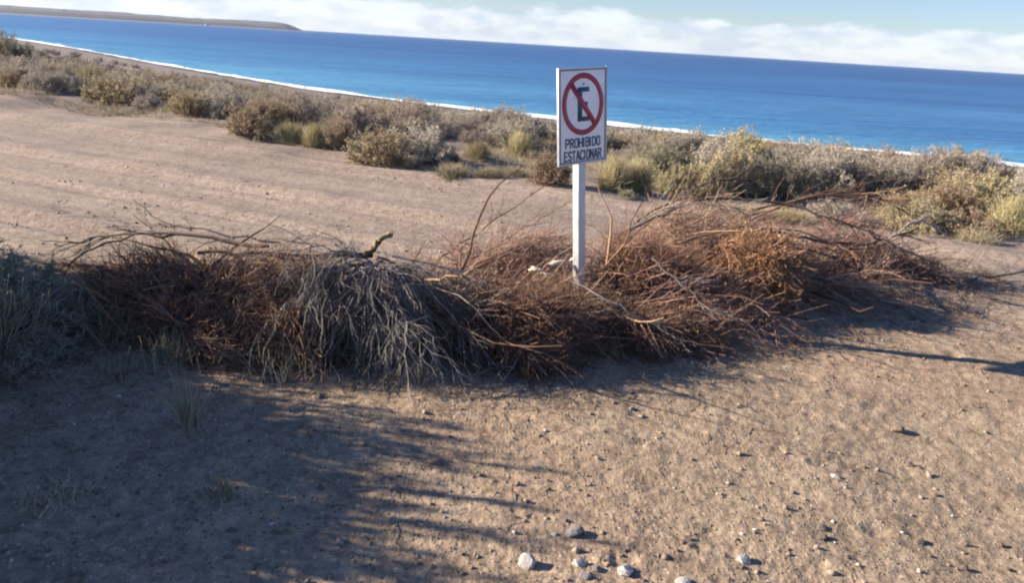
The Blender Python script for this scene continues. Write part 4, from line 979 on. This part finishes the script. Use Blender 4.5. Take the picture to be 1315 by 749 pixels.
STONES = [
 (.29, 2.47, .078, 'grey', 'grey stone with white veins, larger of the pair left of the loose cluster'), (.215, 2.455, .034, 'white', 'small white stone touching the grey veined one'),
 (.11, 2.28, .080, 'white', 'broad pale stone at the shadow edge near the bottom'), (.30, 2.285, .064, 'white', 'pale stone at the top of the small cluster at the bottom'),
 (.31, 2.225, .058, 'grey', 'grey stone at the bottom of the small cluster'), (.36, 2.26, .045, 'grey', 'darker stone on the right of the small cluster'),
 (.46, 2.27, .074, 'white', 'bright white stone right of the cluster at the bottom'), (.66, 2.22, .062, 'white', 'white stone cut by the bottom edge'),
 (-.30, 2.93, .070, 'clod', 'reddish clod at the edge of the long shade'), (.12, 2.67, .040, 'white', 'lone pale stone above the veined grey one'),
 (1.49, 3.01, .062, 'white', 'lone white fronted stone on open sand at right'), (.91, 2.37, .066, 'white', 'white stone with a dark shadow, bottom right of centre'),
 (1.67, 3.14, .036, 'brown', 'small brown stone above the lone white fronted one'), (1.92, 3.2, .046, 'brown', 'brown stone at the far right, level with the lone white one'),
 (1.91, 2.95, .046, 'clod', 'tan stone below the brown one at far right'), (1.29, 2.61, .050, 'brown', 'upper of two dark stones lying close together, lower right'),
 (1.26, 2.55, .056, 'brown', 'lower of two dark stones lying close together, lower right'), (1.66, 2.58, .052, 'brown', 'dark wedge shaped stone, lower right'),
 (1.84, 2.59, .042, 'clod', 'flat clod right of the wedge shaped stone'), (2.0, 2.6, .032, 'brown', 'small dark stone at the right edge, low'),
 (1.18, 2.46, .044, 'clod', 'tan stone below the two close dark ones'), (.72, 2.48, .046, 'brown', 'brown stone between the white ones near the bottom'),
 (1.93, 2.45, .030, 'brown', 'dark pebble in the lower right corner, upper'), (1.76, 2.43, .030, 'brown', 'dark pebble in the lower right corner, lower'),
 (2.02, 3.55, .085, 'clod', 'broken earth clod on the trampled sand at right'), (1.03, 4.20, .105, 'clod', 'large reddish clod beside the shadow tip of the barrier'),
 (.92, 4.27, .080, 'clod', 'reddish clod against the shaded brush'), (-.94, 3.47, .055, 'brown', 'dark lump lying in the shade below the stump'),
 (-.82, 2.38, .042, 'brown', 'dark stone in the shade, lower left'), (3.79, 6.47, .082, 'clod', 'clod by the branch on the sand at the right edge'),
]
for i, (x, y, w, m_, lb) in enumerate(STONES):
    me = STM[i % 8].copy(); me.name = 'stone'
    o = link('stone', me, SM[m_], None, label=lb, category='stone')
    r_ = random.Random(i); o.location = (x, y, gz(x, y) + w * .07)
    w *= 1.12; o.scale = (w * .52, w * r_.uniform(.34, .46), w * r_.uniform(.26, .36)); o.rotation_euler = (r_.uniform(-.2, .2), r_.uniform(-.2, .2), r_.uniform(-.5, .5))

def gravel():
    r = np.random.default_rng(21); n = 7500
    d = 1.9 * (11 / 1.9) ** (r.random(n) ** 1.0); a = np.radians(r.uniform(-44, 44, n)); x = d * np.sin(a); y = d * np.cos(a)
    ok = (vnoise(x * 1.1, y * 1.1, 95) + r.normal(size=n) * .6 > -.1); x, y, d = x[ok], y[ok], d[ok]; n = len(x)
    size = .0035 + .009 * r.random(n) ** 3.2 * np.clip(d / 3, .9, 1.6)
    clod = r.random(n) < .055; size = np.where(clod, r.uniform(.008, .019, n), size)
    z = height(x, y)
    # octahedral chips, each one bent its own way
    B = np.array([(1, 0, 0), (0, 1, 0), (-1, 0, 0), (0, -1, 0), (0, 0, .75), (0, 0, -.75)])
    V = B[None] * size[:, None, None] * r.uniform(.6, 1.5, (n, 6, 1)) + r.normal(size=(n, 6, 3)) * (size * .22)[:, None, None]
    ang = r.uniform(0, 6.28, n); c, s = np.cos(ang)[:, None], np.sin(ang)[:, None]
    X = V[..., 0] * c - V[..., 1] * s; Y = V[..., 0] * s + V[..., 1] * c
    V = np.stack([X + x[:, None], Y + y[:, None], V[..., 2] + (z + size * .2)[:, None]], -1)
    Tt = np.array([(0, 1, 4), (1, 2, 4), (2, 3, 4), (3, 0, 4), (1, 0, 5), (2, 1, 5), (3, 2, 5), (0, 3, 5)])
    T = (np.arange(n)[:, None, None] * 6 + Tt[None]).reshape(-1, 3)
    m, nt, b = mat_base('gravel'); at = N(nt, 'ShaderNodeAttribute', attribute_name='tint')
    nt.links.new(ramp(nt, at.outputs['Fac'], [(.0, (.09, .07, .055)), (.4, (.20, .155, .12)), (.9, (.33, .265, .21)), (.985, (.56, .50, .43))]), b.inputs['Base Color']); b.inputs['Roughness'].default_value = .9
    link('gravel', make_mesh('gravel', V.reshape(-1, 3), None, T, {'tint': np.repeat(np.where(clod, r.uniform(.1, .75, n), r.random(n) * .99), 6)}), m, None, kind='stuff', label='fine gravel and grit strewn over the sand', category='gravel')
gravel()

def litter():
    """broken twigs and needles fallen round the barrier, thinning outwards"""
    r = np.random.default_rng(31); n = 9000
    x = r.uniform(-3.2, 4.3, n); yr = np.interp(x, [-3.0, -2, -1, 0, 1, 2, 3, 4.2], [4.45, 4.35, 4.25, 4.3, 4.7, 5.3, 5.8, 6.4])
    y = yr + r.normal(size=n) * np.where(r.random(n) < .6, .38, .75); z = height(x, y)
    az = r.uniform(0, 6.28, n); d = np.column_stack([np.cos(az), np.sin(az), r.uniform(-.02, .12, n)])
    L = .02 + .16 * r.random(n) ** 2.5
    P, _ = grow(np.column_stack([x, y, z + .005]), d, L, 4, .16, (0, 0, 0), r)
    P[..., 2] = np.maximum(P[..., 2], gza(P[..., 0], P[..., 1]) + .003)
    V, Q, A = tubes(P, taper(n, 4, .0019, .0010), r.random(n), 3)
    link('twig_litter', make_mesh('twig_litter', V, Q, None, {'tint': A}), MT['brown_twig'], None, kind='stuff', label='broken twigs littering the sand around the barrier', category='twig litter')
litter()

# ------------------------------------------------------------------ the air over the bay
def haze():
    m = bpy.data.materials.new('haze'); m.use_nodes = True; t = m.node_tree; t.nodes.clear()
    o = t.nodes.new('ShaderNodeOutputMaterial'); v = t.nodes.new('ShaderNodeVolumePrincipled')
    v.inputs['Color'].default_value = (.66, .80, 1.0, 1); v.inputs['Density'].default_value = 5e-5; v.inputs['Anisotropy'].default_value = .2
    t.links.new(v.outputs[0], o.inputs['Volume'])
    V, Q = box_vf(-9500, 9500, -9500, 9500, -16, 34)
    link('haze', make_mesh('haze', V, Q), m, None, kind='stuff')
haze()
